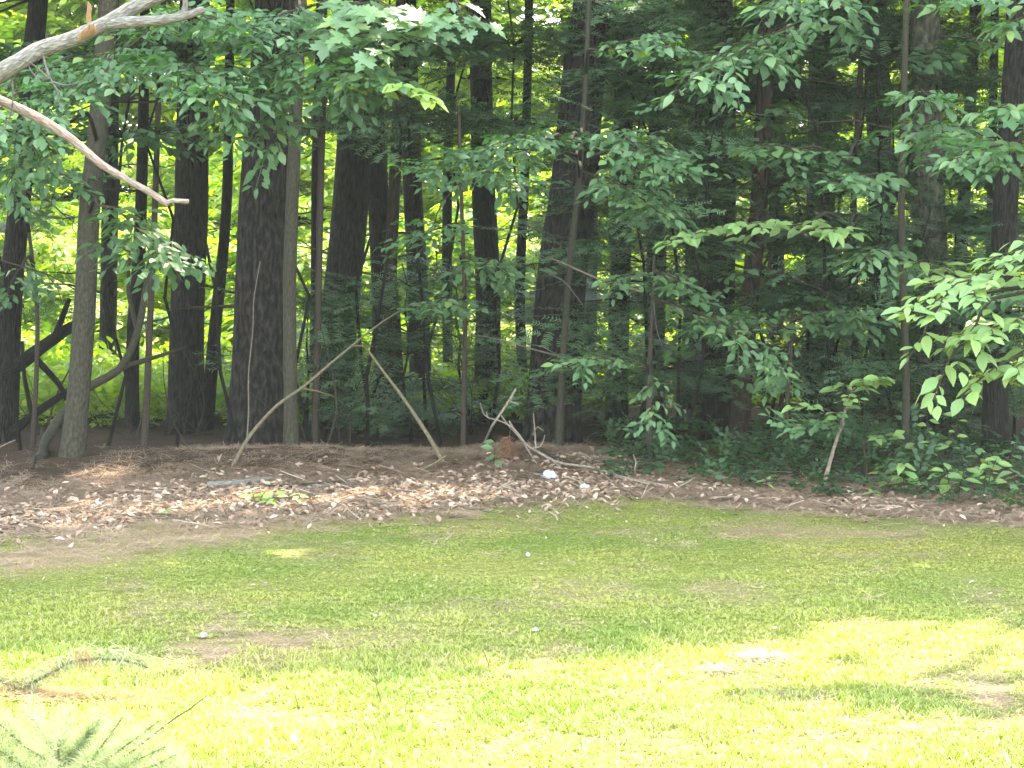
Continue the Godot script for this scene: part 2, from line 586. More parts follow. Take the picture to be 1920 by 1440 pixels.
# a leafy bough of a broadleaf tree: main twig from s to e, side twigs in a loose layer, leaves along them
func bough(t: Node3D, s: Vector3, e: Vector3, half_w: float, n: int, size: float, kind: String, mats: Array, r: RandomNumberGenerator, bare := 0.1, droop := 0.25, thick := 0.012, fill := [], fill_tint := []) -> void:
	var o := t.position
	var b := MB.new()
	var dv := e - s
	var ln := dv.length()
	var main := []
	for k in 7:
		var f := k / 6.0
		main.append(s + dv * f + Vector3(0, sin(f * PI) * 0.07 * ln, 0) + (spin(r) * 0.025 * ln if k > 0 and k < 6 else Vector3.ZERO))
	b.tube(main, radii_for(7, thick, thick * 0.25), 5, null, 0, o)
	var side := dv.cross(Vector3.UP).normalized()
	var fwd := dv.normalized()
	var twigs := []
	var ns := maxi(4, int(ln * (1.0 - bare) / 0.11))
	for k in ns:
		var f := bare + (1.0 - bare) * (k + 0.3) / ns
		var at: Vector3 = main[int(f * 6.0)].lerp(main[mini(int(f * 6.0) + 1, 6)], fmod(f * 6.0, 1.0))
		var sg := 1.0 if k % 2 else -1.0
		var lt := half_w * (0.25 + 0.75 * sin(PI * clampf((f - bare) / (1.0 - bare) * 0.86 + 0.14, 0, 1))) * r.randf_range(0.75, 1.2)
		var dir := (fwd * r.randf_range(0.4, 0.9) + side * sg * 0.8 + Vector3(0, r.randf_range(-0.22, 0.18), 0)).normalized()
		var tip := at + dir * lt + Vector3(0, -droop * lt * 0.25, 0)
		b.tube([at, at + dir * lt * 0.55, tip], [thick * 0.35, thick * 0.25, thick * 0.12], 4, null, 0, o)
		twigs.append([at, tip, lt])
	twigs.append([main[4], main[6], ln * 0.3])
	var branch := part("branch", b.mesh(), M.twig, t)
	var total := 0.0
	for w in twigs:
		total += w[2]
	var meshes: Array = leaf_meshes[kind]
	var k := 0
	for w in twigs:
		var m := maxi(2, int(round(n * w[2] / total)))
		for q in int(round(m * (0.4 if s.x < 1.0 else 0.22))) if kind == "beech" and mats == M.leaf_shade else 0:
			var fd: Vector3 = (w[1] - w[0]).normalized() + spin(r) * 0.5
			fill.append(Transform3D(frame(fd, Vector3(0, 1, 0.3) + spin(r) * 0.35, r.randf_range(0.6, 0.95) * size / 0.14), w[0].lerp(w[1], r.randf() * 0.8) + spin(r) * 0.06 - o))
			var fv := r.randf_range(0.65, 1.15)
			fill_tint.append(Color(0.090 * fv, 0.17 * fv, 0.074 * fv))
		for q in m:
			var f := (q + 0.7) / m
			var at: Vector3 = w[0].lerp(w[1], f)
			var dir: Vector3 = (w[1] - w[0]).normalized()
			var sd := dir.cross(Vector3.UP).normalized() * (1.0 if q % 2 else -1.0)
			if q == m - 1:
				sd *= 0.15
			var ld := (dir * 0.6 + sd * r.randf_range(0.5, 0.9) + Vector3(0, -r.randf_range(-0.2, 0.75 * droop), 0)).normalized()
			var up := Vector3(0, 1, 0.35) + spin(r) * 0.45
			var leaf := MeshInstance3D.new()
			leaf.name = "leaf" if k == 0 else "leaf_%03d" % k
			k += 1
			leaf.mesh = meshes[r.randi() % meshes.size()]
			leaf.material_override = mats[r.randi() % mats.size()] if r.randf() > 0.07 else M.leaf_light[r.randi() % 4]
			leaf.transform = Transform3D(frame(ld, up, size * r.randf_range(0.55, 1.18)), at + Vector3(0, r.randf_range(-0.02, 0.02), 0) - o)
			branch.add_child(leaf)

# a broadleaf tree whose trunk follows a path; boughs: [px0, py0, d0, px1, py1, d1, half width, leaves, size, kind, materials]
func leafy_tree(called: String, label: String, px: Array, w0: float, w1: float, d: float, bark_mat: Material, boughs: Array, seed_: int, category := "tree", group := "", grow := 0.0) -> Node3D:
	var r := rng_of(seed_)
	var pts := path_of(px, d, grow)
	var base: Vector3 = pts[0] + Vector3(0, 0.06, 0)
	var t := thing(called, label, category, base, group)
	var path := smooth_path(pts, 0.15)
	var b := MB.new()
	b.tube(path, radii_for(path.size(), w0 * 0.5 * d / F, w1 * 0.5 * d / F, 0.3), 10, rough_noise, 0.08, base)
	part("trunk", b.mesh(), bark_mat, t)
	var fill := []
	var fill_tint := []
	for q in boughs:
		var s := P(q[0], q[1], q[2])
		var e := P(q[3], q[4], q[5])
		# the limb that carries the bough, from the nearest lower point of the trunk
		var best: Vector3 = path[0]
		for c in path:
			if c.y < s.y + 0.05 and c.y > best.y:
				best = c
		if best.distance_to(s) > 0.08:
			var lb := MB.new()
			var mid := best.lerp(s, 0.5) + Vector3(0, 0.06 * best.distance_to(s), 0) + spin(r) * 0.03
			lb.tube(smooth_path([best, mid, s], 0.12), radii_for(maxi(3, smooth_path([best, mid, s], 0.12).size()), 0.02, 0.012), 6, null, 0, base)
			part("limb", lb.mesh(), bark_mat, t)
		bough(t, s, e, q[6], q[7], q[8], q[9], q[10], r, 0.06, q[11] if q.size() > 11 else 0.25, 0.012, fill, fill_tint)
	if fill.size():
		copies("foliage", sprigs.broad1, M.foliage, fill, PackedColorArray(fill_tint), t)
	return t

# a sapling or shrub seen small or in shade: stem and a mass of leafy twigs
func sapling(called: String, label: String, category: String, group: String, base: Vector3, height: float, spread: float, n: int, sprig: String, mat: Material, c0: Color, c1: Color, seed_: int, low := 0.15, stem := 0.02, scale_ := 1.0, bark_mat: Material = null) -> Node3D:
	var r := rng_of(seed_)
	base.y = ground(base.x, base.z)
	var t := thing(called, label, category, base, group)
	var b := MB.new()
	var lean := Vector3(r.randf_range(-0.12, 0.12), 1, r.randf_range(-0.12, 0.12))
	var path := []
	for k in 9:
		path.append(Vector3(0, -0.05, 0) + lean * height * k / 8.0 + Vector3(r.randf_range(-1, 1), 0, r.randf_range(-1, 1)) * 0.028 * height * (0 if k == 0 else 1))
	b.tube(path, radii_for(9, stem, stem * 0.3), 7)
	var layers := maxi(3, int(height * 3.2))
	var where := []
	var tints := PackedColorArray()
	var per := maxi(1, n / (layers * 4))
	for k in layers:
		var f := low + (1.0 - low) * (k + r.randf()) / layers
		var c: Vector3 = path[mini(int(f * 8.0), 8)]
		for q in 4:
			var a := r.randf() * TAU
			var reach := spread * (1.0 - 0.65 * f) * r.randf_range(0.55, 1.1)
			var dir := Vector3(cos(a), r.randf_range(-0.1, 0.35), sin(a))
			var tip := c + dir * reach
			b.tube([c, c + dir * reach * 0.5 + Vector3(0, 0.04, 0), tip], [stem * 0.35, stem * 0.25, stem * 0.1], 4)
			for w in per:
				var g := sqrt(r.randf_range(0.04, 1.0))
				var p := c.lerp(tip, g) + spin(r) * Vector3(0.16, 0.07, 0.16) * scale_
				var sd := dir + Vector3(-dir.z, 0, dir.x) * r.randf_range(-1.0, 1.0)
				if base.z > -27.0 and not open_to_sun(p + base):
					continue
				where.append(Transform3D(frame(sd + Vector3(0, r.randf_range(-0.35, 0.15), 0), Vector3.UP + spin(r) * 0.4, scale_ * r.randf_range(0.75, 1.25)), p))
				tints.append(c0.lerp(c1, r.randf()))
	part("stem", b.mesh(), bark_mat if bark_mat else M.pine, t)
	copies("foliage", sprigs[sprig], mat, where, tints, t)
	return t

func stick(called: String, label: String, category: String, pts: Array, r0: float, r1: float, mat: Material, twigs := [], group := "", twig_r := 0.5) -> Node3D:
	var o := thing(called, label, category, pts[0], group)
	var path := smooth_path(pts, 0.06)
	var b := MB.new()
	b.tube(path, radii_for(path.size(), r0, r1), 8, rough_noise, 0.12, pts[0])
	if twigs.is_empty():
		part("stem", b.mesh(), mat, o)
		return o
	part("main_stem", b.mesh(), mat, o)
	for tw in twigs:
		var tp := smooth_path(tw, 0.05)
		var bb := MB.new()
		bb.tube(tp, radii_for(tp.size(), r0 * twig_r, r1 * 0.5), 6, null, 0, pts[0])
		part("twig", bb.mesh(), mat, o)
	return o

# ------------------------------------------------------------------ ground and what lies on it
func patch(px: float, py: float, rx: float, ry: float, strength: float) -> void:
	var c := G(px, py)
	patches.append([c.x, c.z, rx * -c.z / F, ry * c.z * c.z / (F * CAM_H), strength])

func bareness(x: float, z: float) -> float:
	var s := 0.0
	for p in patches:
		var a: float = (x - p[0]) / p[2]
		var b: float = (z - p[1]) / p[3]
		var q := a * a + b * b
		if q < 4.0:
			s += p[4] * exp(-q * 1.2)
	s += 0.5 * clampf(patch_noise.get_noise_2d(x * 24.0, z * 16.0) * 1.8 - 0.1, 0.0, 1.0)
	s += 0.12 * clampf(patch_noise.get_noise_2d(x * 90.0 + 50.0, z * 70.0) * 2.0, 0.0, 1.0)
	s *= 0.9 + 0.8 * rough_noise.get_noise_2d(x * 90.0, z * 60.0)
	return clampf(s, 0.0, 1.0)

func ground_color(x: float, z: float) -> Color:
	var e := lawn_edge(x)
	var fine := rough_noise.get_noise_2d(x * 140.0, z * 140.0) * 0.5 + 0.5
	var bare := bareness(x, z)
	var g := Color(0.140, 0.182, 0.040).lerp(Color(0.20, 0.205, 0.060), clampf(patch_noise.get_noise_2d(x * 30.0, z * 22.0 + 300.0) + 0.5, 0, 1))
	var thatch := Color(0.25, 0.195, 0.10).lerp(Color(0.32, 0.235, 0.14), fine)
	var c := g.lerp(thatch, bare)
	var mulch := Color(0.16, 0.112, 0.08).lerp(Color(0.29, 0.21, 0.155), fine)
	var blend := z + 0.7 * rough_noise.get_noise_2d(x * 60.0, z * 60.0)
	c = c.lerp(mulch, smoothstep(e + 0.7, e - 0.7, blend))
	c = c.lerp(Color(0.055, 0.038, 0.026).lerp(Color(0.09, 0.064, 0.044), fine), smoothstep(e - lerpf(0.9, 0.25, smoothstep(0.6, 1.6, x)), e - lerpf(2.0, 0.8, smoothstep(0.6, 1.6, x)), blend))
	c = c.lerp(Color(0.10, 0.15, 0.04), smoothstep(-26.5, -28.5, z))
	return c

func axis(lo: float, hi: float, step: float, far_lo: float, far_hi: float) -> PackedFloat32Array:
	var a := PackedFloat32Array()
	var out := []
	var g := step
	var x := lo
	while x > far_lo:
		g *= 1.35
		x = maxf(x - g, far_lo)
		out.push_front(x)
	for v in out:
		a.append(v)
	var n := int(round((hi - lo) / step))
	for k in n + 1:
		a.append(lo + (hi - lo) * k / n)
	g = step
	x = hi
	while x < far_hi:
		g *= 1.35
		x = minf(x + g, far_hi)
		a.append(x)
	return a

func make_ground() -> void:
	var xs := axis(-6.0, 6.0, 0.06, -400.0, 400.0)
	var zs := axis(-24.0, -7.0, 0.06, -500.0, 200.0)
	var v := PackedVector3Array()
	var n := PackedVector3Array()
	var c := PackedColorArray()
	for z in zs:
		for x in xs:
			v.append(Vector3(x, ground(x, z), z))
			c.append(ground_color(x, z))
	var nx := xs.size()
	for k in v.size():
		var a := v[k - 1] if k % nx > 0 else v[k]
		var b := v[k + 1] if k % nx < nx - 1 else v[k]
		var d := v[k - nx] if k >= nx else v[k]
		var e := v[k + nx] if k + nx < v.size() else v[k]
		n.append((e - d).cross(b - a).normalized())
	var idx := [PackedInt32Array(), PackedInt32Array(), PackedInt32Array()]
	for j in zs.size() - 1:
		for k in nx - 1:
			var mx := (xs[k] + xs[k + 1]) * 0.5
			var mz := (zs[j] + zs[j + 1]) * 0.5
			var zone := 0 if mz > lawn_edge(mx) else (1 if mz > -27.5 else 2)
			var a := j * nx + k
			idx[zone].append_array(PackedInt32Array([a, a + 1, a + nx + 1, a, a + nx + 1, a + nx]))
	for zone in 3:
		var map := {}
		var b := MB.new()
		for q in idx[zone]:
			if not map.has(q):
				map[q] = b.v.size()
				b.v.append(v[q]); b.n.append(n[q]); b.c.append(c[q])
			b.i.append(map[q])
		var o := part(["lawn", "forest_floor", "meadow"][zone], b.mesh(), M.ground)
		o.set_meta("kind", "structure")
		o.set_meta("label", ["patchy green lawn with straw coloured bare strips, shaded far half and sunlit near half", "brown forest floor of needles and dead leaves beneath the trees", "sunlit green clearing beyond the trunks"][zone])

func make_grass() -> void:
	var r := rng_of(77)
	var where := [[], [], []]
	var tints := [PackedColorArray(), PackedColorArray(), PackedColorArray()]
	var made := 0
	for k in 225000:
		var z := -8.0 - 12.6 * pow(r.randf(), 1.15)
		var half := -z * 960.0 / F + 1.7
		var x := r.randf_range(-half, half)
		if r.randf() > half / 6.0:
			continue
		var e := lawn_edge(x)
		var near_edge := smoothstep(e - 1.0, e + 1.7, z + 0.7 * patch_noise.get_noise_2d(x * 60.0, z * 60.0))
		if r.randf() > near_edge * near_edge * near_edge + 0.004:
			continue
		var bare := bareness(x, z)
		if r.randf() < bare * 1.02 - 0.02:
			continue
		var v := r.randi() % 3
		var tall := 0.55 + 0.5 * clampf(patch_noise.get_noise_2d(x * 45.0 + 900.0, z * 45.0) + 0.5, 0.0, 1.0)
		tall *= r.randf_range(0.5, 1.1) * (1.0 - 0.4 * bare)
		tall *= lerpf(1.2, 0.38, smoothstep(-10.0, -14.5, z))
		tall *= lerpf(0.45, 1.0, near_edge)
		if r.randf() < 0.012:
			tall *= 1.9
		var sc := Vector3(r.randf_range(0.8, 1.3), tall, r.randf_range(0.8, 1.3))
		where[v].append(Transform3D(Basis(Vector3.UP, r.randf() * TAU) * Basis.from_scale(sc), Vector3(x, ground(x, z) - 0.003, z)))
		var m := clampf(patch_noise.get_noise_2d(x * 30.0, z * 22.0 + 300.0) * 1.0 + 0.5 + r.randf_range(-0.12, 0.12), 0.0, 1.0)
		var c := Color(0.175, 0.225, 0.040).lerp(Color(0.31, 0.305, 0.070), m)
		c = c.lerp(Color(0.40, 0.33, 0.14), clampf(bare * 1.1, 0.0, 0.85) * r.randf())
		if r.randf() < 0.06:
			c = Color(0.42, 0.36, 0.19)
		tints[v].append(c)
		made += 1
	for v in 3:
		copies("grass", sprigs["grass%d" % v], M.grass, where[v], tints[v])
	for v in 3:
		var o: Node = get_node("grass" if v == 0 else "grass_%03d" % v)
		tag(o, "short patchy grass growing over the whole lawn", "grass", "grass of the lawn")

func make_litter() -> void:
	var r := rng_of(99)
	for v in 2:
		var where := []
		var tints := PackedColorArray()
		for k in 8000:
			var x := r.randf_range(-5.4, 5.4)
			var e := lawn_edge(x)
			var z := e - (0.75 if x < 1.0 else 0.25) + r.randfn(0.0, 0.6 if x < 1.0 else 0.35)
			var thin := 0.25 if x > 1.2 else 1.0
			if patch_noise.get_noise_2d(x * 60.0, z * 60.0) < -0.28 or r.randf() > thin:
				continue
			var s := r.randf_range(0.03, 0.075)
			where.append(Transform3D(Basis.from_euler(Vector3(r.randf_range(-0.5, 0.5), r.randf() * TAU, r.randf_range(-0.5, 0.5))).scaled(Vector3.ONE * s), Vector3(x, ground(x, z) + 0.012, z)))
			var c := Color(0.18, 0.12, 0.082).lerp(Color(0.46, 0.35, 0.255), pow(r.randf(), 2.0))
			tints.append(c)
		for k in 45:
			var z := -9.0 - 9.0 * r.randf()
			var x := r.randf_range(-1, 1) * (-z * 0.22 + 0.4)
			where.append(Transform3D(Basis.from_euler(Vector3(r.randf_range(-0.4, 0.4), r.randf() * TAU, r.randf_range(-0.4, 0.4))).scaled(Vector3.ONE * r.randf_range(0.02, 0.035)), Vector3(x, ground(x, z) + 0.015, z)))
			tints.append(Color(0.28, 0.20, 0.11).lerp(Color(0.42, 0.34, 0.22), r.randf()))
		var o := copies("dead_leaf_litter", sprigs["dead%d" % v], M.litter, where, tints)
		tag(o, "curled dead leaves strewn along the bank between lawn and trees", "leaf litter", "dead leaf litter")
	var where2 := []
	var tints2 := PackedColorArray()
	for k in 50000:
		var x := r.randf_range(-5.6, 5.6)
		var e := lawn_edge(x)
		var z := e - (1.3 if x < 0.9 else 0.35) + r.randfn(0.0, 0.85 if x < 0.9 else 0.4)
		if r.randf() < 0.14:
			z = r.randf_range(-9.0, e)
			if r.randf() > bareness(x, z):
				continue
		where2.append(Transform3D(Basis.from_euler(Vector3(r.randf_range(-0.2, 0.2), r.randf() * TAU, r.randf_range(-0.2, 0.2))).scaled(Vector3.ONE * r.randf_range(0.8, 1.4)), Vector3(x, ground(x, z), z)))
		var v := r.randf_range(0.6, 1.3)
		tints2.append(Color(0.25 * v, 0.17 * v, 0.112 * v))
	tag(copies("pine_straw", sprigs.straw, M.straw, where2, tints2), "brown fallen pine needles carpeting the bank and the forest edge", "pine straw")

func make_cover() -> void:
	var r := rng_of(123)
	var where := []
	var tints := PackedColorArray()
	for k in 430:
		var x := r.randf_range(0.8, 5.2)
		var e := lawn_edge(x)
		var z := e - 0.3 - 2.8 * pow(r.randf(), 1.3)
		var y := ground(x, z) + r.randf_range(0.02, 0.06 + 0.18 * clampf((e - z) / 1.2, 0.0, 1.0))
		if not open_to_sun(Vector3(x, y, z)):
			continue
		where.append(Transform3D(frame(Vector3(r.randf_range(-1, 1), r.randf_range(0.0, 0.8), r.randf_range(-1, 1)), Vector3.UP + spin(r) * 0.5, r.randf_range(0.35, 0.75)), Vector3(x, y, z)))
		var v := r.randf_range(0.6, 1.2)
		tints.append(Color(0.05 * v, 0.095 * v, 0.045 * v))
	tag(copies("ground_cover", sprigs.broad2, M.foliage, where, tints), "dark low leafy ground cover along the shaded foot of the trees", "ground cover")
	var tw := MB.new()
	tw.tube([Vector3(-0.5, 0, 0), Vector3(-0.1, 0.03, 0.02), Vector3(0.5, 0.01, -0.02)], [0.018, 0.015, 0.008], 5)
	tw.tube([Vector3(0.0, 0.02, 0), Vector3(0.25, 0.05, 0.16)], [0.01, 0.006], 4)
	where = []
	tints = PackedColorArray()
	for k in 700:
		var x := r.randf_range(-5.2, 5.2)
		var z := lawn_edge(x) - 0.7 + r.randfn(0.0, 0.6)
		where.append(Transform3D(Basis.from_euler(Vector3(r.randf_range(-0.2, 0.2), r.randf() * TAU, r.randf_range(-0.25, 0.35))).scaled(Vector3.ONE * r.randf_range(0.1, 0.45)), Vector3(x, ground(x, z) + 0.012, z)))
		tints.append(Color(0.07, 0.05, 0.035).lerp(Color(0.27, 0.22, 0.16), pow(r.randf(), 1.5)))
	tag(copies("twig_litter", tw.mesh(), M.straw, where, tints), "small broken twigs strewn over the bank and the forest edge", "twigs")

func scrap(label: String, at: Vector3, size: float, seed_: int, flat := 0.5, mat: Material = null) -> void:
	var r := rng_of(seed_)
	var b := MB.new()
	var n := 9
	var grid := []
	for j in n:
		for k in n:
			var x := (float(k) / (n - 1) - 0.5) * 2.0
			var z := (float(j) / (n - 1) - 0.5) * 2.0
			var q := Vector2(x, z)
			var rad := maxf(absf(x), absf(z))
			if q.length() > 0.01:
				q = q.normalized() * rad * (0.8 + 0.35 * rough_noise.get_noise_2d(q.angle() * 60.0 + seed_ * 31.0, 3.0))
			var y := (1.0 - rad * rad) * flat + 0.30 * flat * (rough_noise.get_noise_2d(x * 90.0 + seed_ * 50.0, z * 90.0) + 0.6 * r.randf_range(-0.5, 0.5))
			grid.append(Vector3(q.x * 0.5, maxf(y, -0.02), q.y * 0.5) * size)
	for j in n - 1:
		for k in n - 1:
			var a := j * n + k
			b.quad(grid[a], grid[a + 1], grid[a + n + 1], grid[a + n])
	var o := part("plastic_scrap", b.mesh(), mat if mat else M.plastic)
	o.position = at + Vector3(0, 0.012, 0)
	tag(o, label, "litter")

func ground_plant(label: String, at: Vector3, height: float, n: int, size: float, mats: Array, seed_: int, called := "seedling", group := "", spread := 0.12) -> void:
	var r := rng_of(seed_)
	at.y = ground(at.x, at.z)
	var t := thing(called, label, "plant", at, group)
	var stems := maxi(1, n / 6)
	var k := 0
	for s in stems:
		var b := MB.new()
		var a := r.randf() * TAU
		var off := Vector3(cos(a), 0, sin(a)) * spread * (r.randf() if stems > 1 else 0.15)
		var tip := off * 1.6 + Vector3(0, height * r.randf_range(0.7, 1.05), 0)
		b.tube([off * 0.4 - Vector3(0, 0.02, 0), off + Vector3(0, height * 0.5, 0), tip], [0.004, 0.003, 0.002], 5)
		var st := part("stem", b.mesh(), M.twig, t)
		var m := maxi(3, n / stems)
		for q in m:
			var f := 0.35 + 0.65 * (q + 1.0) / m
			var c := (off * 0.4).lerp(tip, f)
			var ang := q * 2.4 + a
			var ld := Vector3(cos(ang), r.randf_range(-0.35, 0.3), sin(ang))
			var leaf := MeshInstance3D.new()
			leaf.name = "leaf" if q == 0 else "leaf_%03d" % q
			leaf.mesh = leaf_meshes.beech[r.randi() % 4]
			leaf.material_override = mats[r.randi() % mats.size()]
			leaf.transform = Transform3D(frame(ld, Vector3(0, 1, 0.5) + spin(r) * 0.4, size * r.randf_range(0.75, 1.15)), c + Vector3(ld.x, 0, ld.z) * size * 0.15)
			st.add_child(leaf)
			k += 1

# ------------------------------------------------------------------ the scene
func _ready() -> void:
	rough_noise.seed = 4; rough_noise.frequency = 0.05; rough_noise.fractal_octaves = 3
	patch_noise.seed = 9; patch_noise.frequency = 0.02; patch_noise.fractal_octaves = 3

	var cam := Camera3D.new()
	cam.name = "camera"
	cam.position = eye
	cam.rotation.x = pitch
	cam.fov = rad_to_deg(2.0 * atan(720.0 / F))
	cam.near = 0.1
	cam.far = 1200.0
	add_child(cam)
	cam.current = true

	var env := Environment.new()
	env.background_mode = Environment.BG_SKY
	var sky := ProceduralSkyMaterial.new()
	sky.sky_top_color = L(0.50, 0.58, 0.68)
	sky.sky_horizon_color = L(0.80, 0.82, 0.80)
	sky.ground_bottom_color = L(0.10, 0.12, 0.06)
	sky.ground_horizon_color = L(0.3, 0.33, 0.3)
	sky.sky_curve = 0.15
	sky.sun_angle_max = 20.0
	sky.sky_energy_multiplier = 1.45
	var sk := Sky.new()
	sk.sky_material = sky
	env.sky = sk
	env.tonemap_mode = Environment.TONE_MAPPER_LINEAR
	env.tonemap_exposure = 5.8
	env.fog_enabled = true
	env.fog_density = 0.00038
	env.fog_light_color = Color(0.93, 0.96, 0.90)
	env.sdfgi_enabled = true
	env.ssao_enabled = true
	env.ssil_enabled = true
	var we := WorldEnvironment.new()
	we.name = "environment"
	we.environment = env
	add_child(we)

	var sun := DirectionalLight3D.new()
	sun.name = "sun"
	sun.light_energy = 1.5
	sun.light_color = Color(1.0, 0.95, 0.86)
	sun.light_angular_distance = 0.5
	sun.shadow_enabled = true
	add_child(sun)
	sun.look_at_from_position(sun_dir * 100.0, Vector3.ZERO)

	make_materials()
	make_leaves()

	# the lawn's far edge and the end of the shade
	for q in [[-500, 1010], [0, 1000], [150, 985], [300, 965], [480, 962], [700, 955], [900, 945], [1060, 930], [1250, 918], [1400, 935], [1600, 950], [1750, 962], [1920, 968], [2400, 980]]:
		var g := G(q[0], q[1])
		edge_x.append(g.x); edge_z.append(g.z)
	for q in [[-600, 1265], [0, 1265], [300, 1275], [560, 1305], [640, 1325], [720, 1285], [1000, 1272], [1300, 1258], [1430, 1225], [1650, 1200], [1800, 1205], [1920, 1225], [2600, 1240]]:
		var g := G(q[0], q[1])
		shade_x.append(g.x); shade_z.append(g.z)
	for q in [[20, 1055, 130, 26, 0.9], [150, 1040, 130, 24, 0.95], [280, 1015, 130, 24, 0.95], [400, 995, 110, 18, 0.9], [520, 978, 110, 14, 0.8], [680, 966, 120, 10, 0.7], [1420, 995, 110, 16, 0.9], [1600, 1000, 120, 14, 0.8], [1180, 1000, 90, 12, 0.4],
			[1250, 1020, 60, 10, 0.4], [520, 1200, 110, 26, 0.85], [370, 1235, 90, 30, 0.7], [235, 1095, 50, 14, 0.6], [420, 1165, 30, 20, 0.5], [500, 1135, 25, 10, 0.5], [1430, 1232, 50, 26, 1.0], [1345, 1255, 22, 16, 0.9], [480, 1305, 40, 25, 0.8], [480, 1345, 90, 22, 0.8],
			[590, 1345, 60, 16, 0.6], [820, 1340, 60, 40, 0.7], [1080, 1170, 40, 14, 0.5], [1380, 1115, 90, 20, 0.5], [1050, 1210, 60, 16, 0.5], [1790, 1290, 140, 30, 0.7], [1700, 1360, 180, 26, 0.7], [1560, 1400, 160, 26, 0.5], [1500, 1310, 80, 30, 0.6], [1050, 1230, 50, 20, 0.5],
			[1850, 1120, 90, 30, 0.5], [1330, 1100, 60, 14, 0.4], [1900, 1330, 80, 40, 0.6], [1010, 1235, 30, 14, 0.5], [930, 1400, 120, 30, 0.4], [1250, 1400, 80, 30, 0.5], [1760, 960, 110, 14, 0.6]]:
		patch(q[0], q[1], q[2], q[3], q[4])
	# openings in the canopy through which the sun reaches the bank, the lawn and a few leaves
	gaps = [[G(165, 892), 0.3], [G(720, 930), 0.25], [G(810, 925), 0.3], [G(600, 950), 0.1], [G(480, 945), 0.1], [G(40, 985), 0.1],
		[P(1790, 640, 15.2), 0.05], [P(770, 180, 16.8), 0.1], [G(1340, 890), 0.0]]

	make_ground()
	make_trees()
	make_understory()
	make_background()
	make_deadwood()
	make_small()
	make_grass()
	make_litter()
	make_cover()

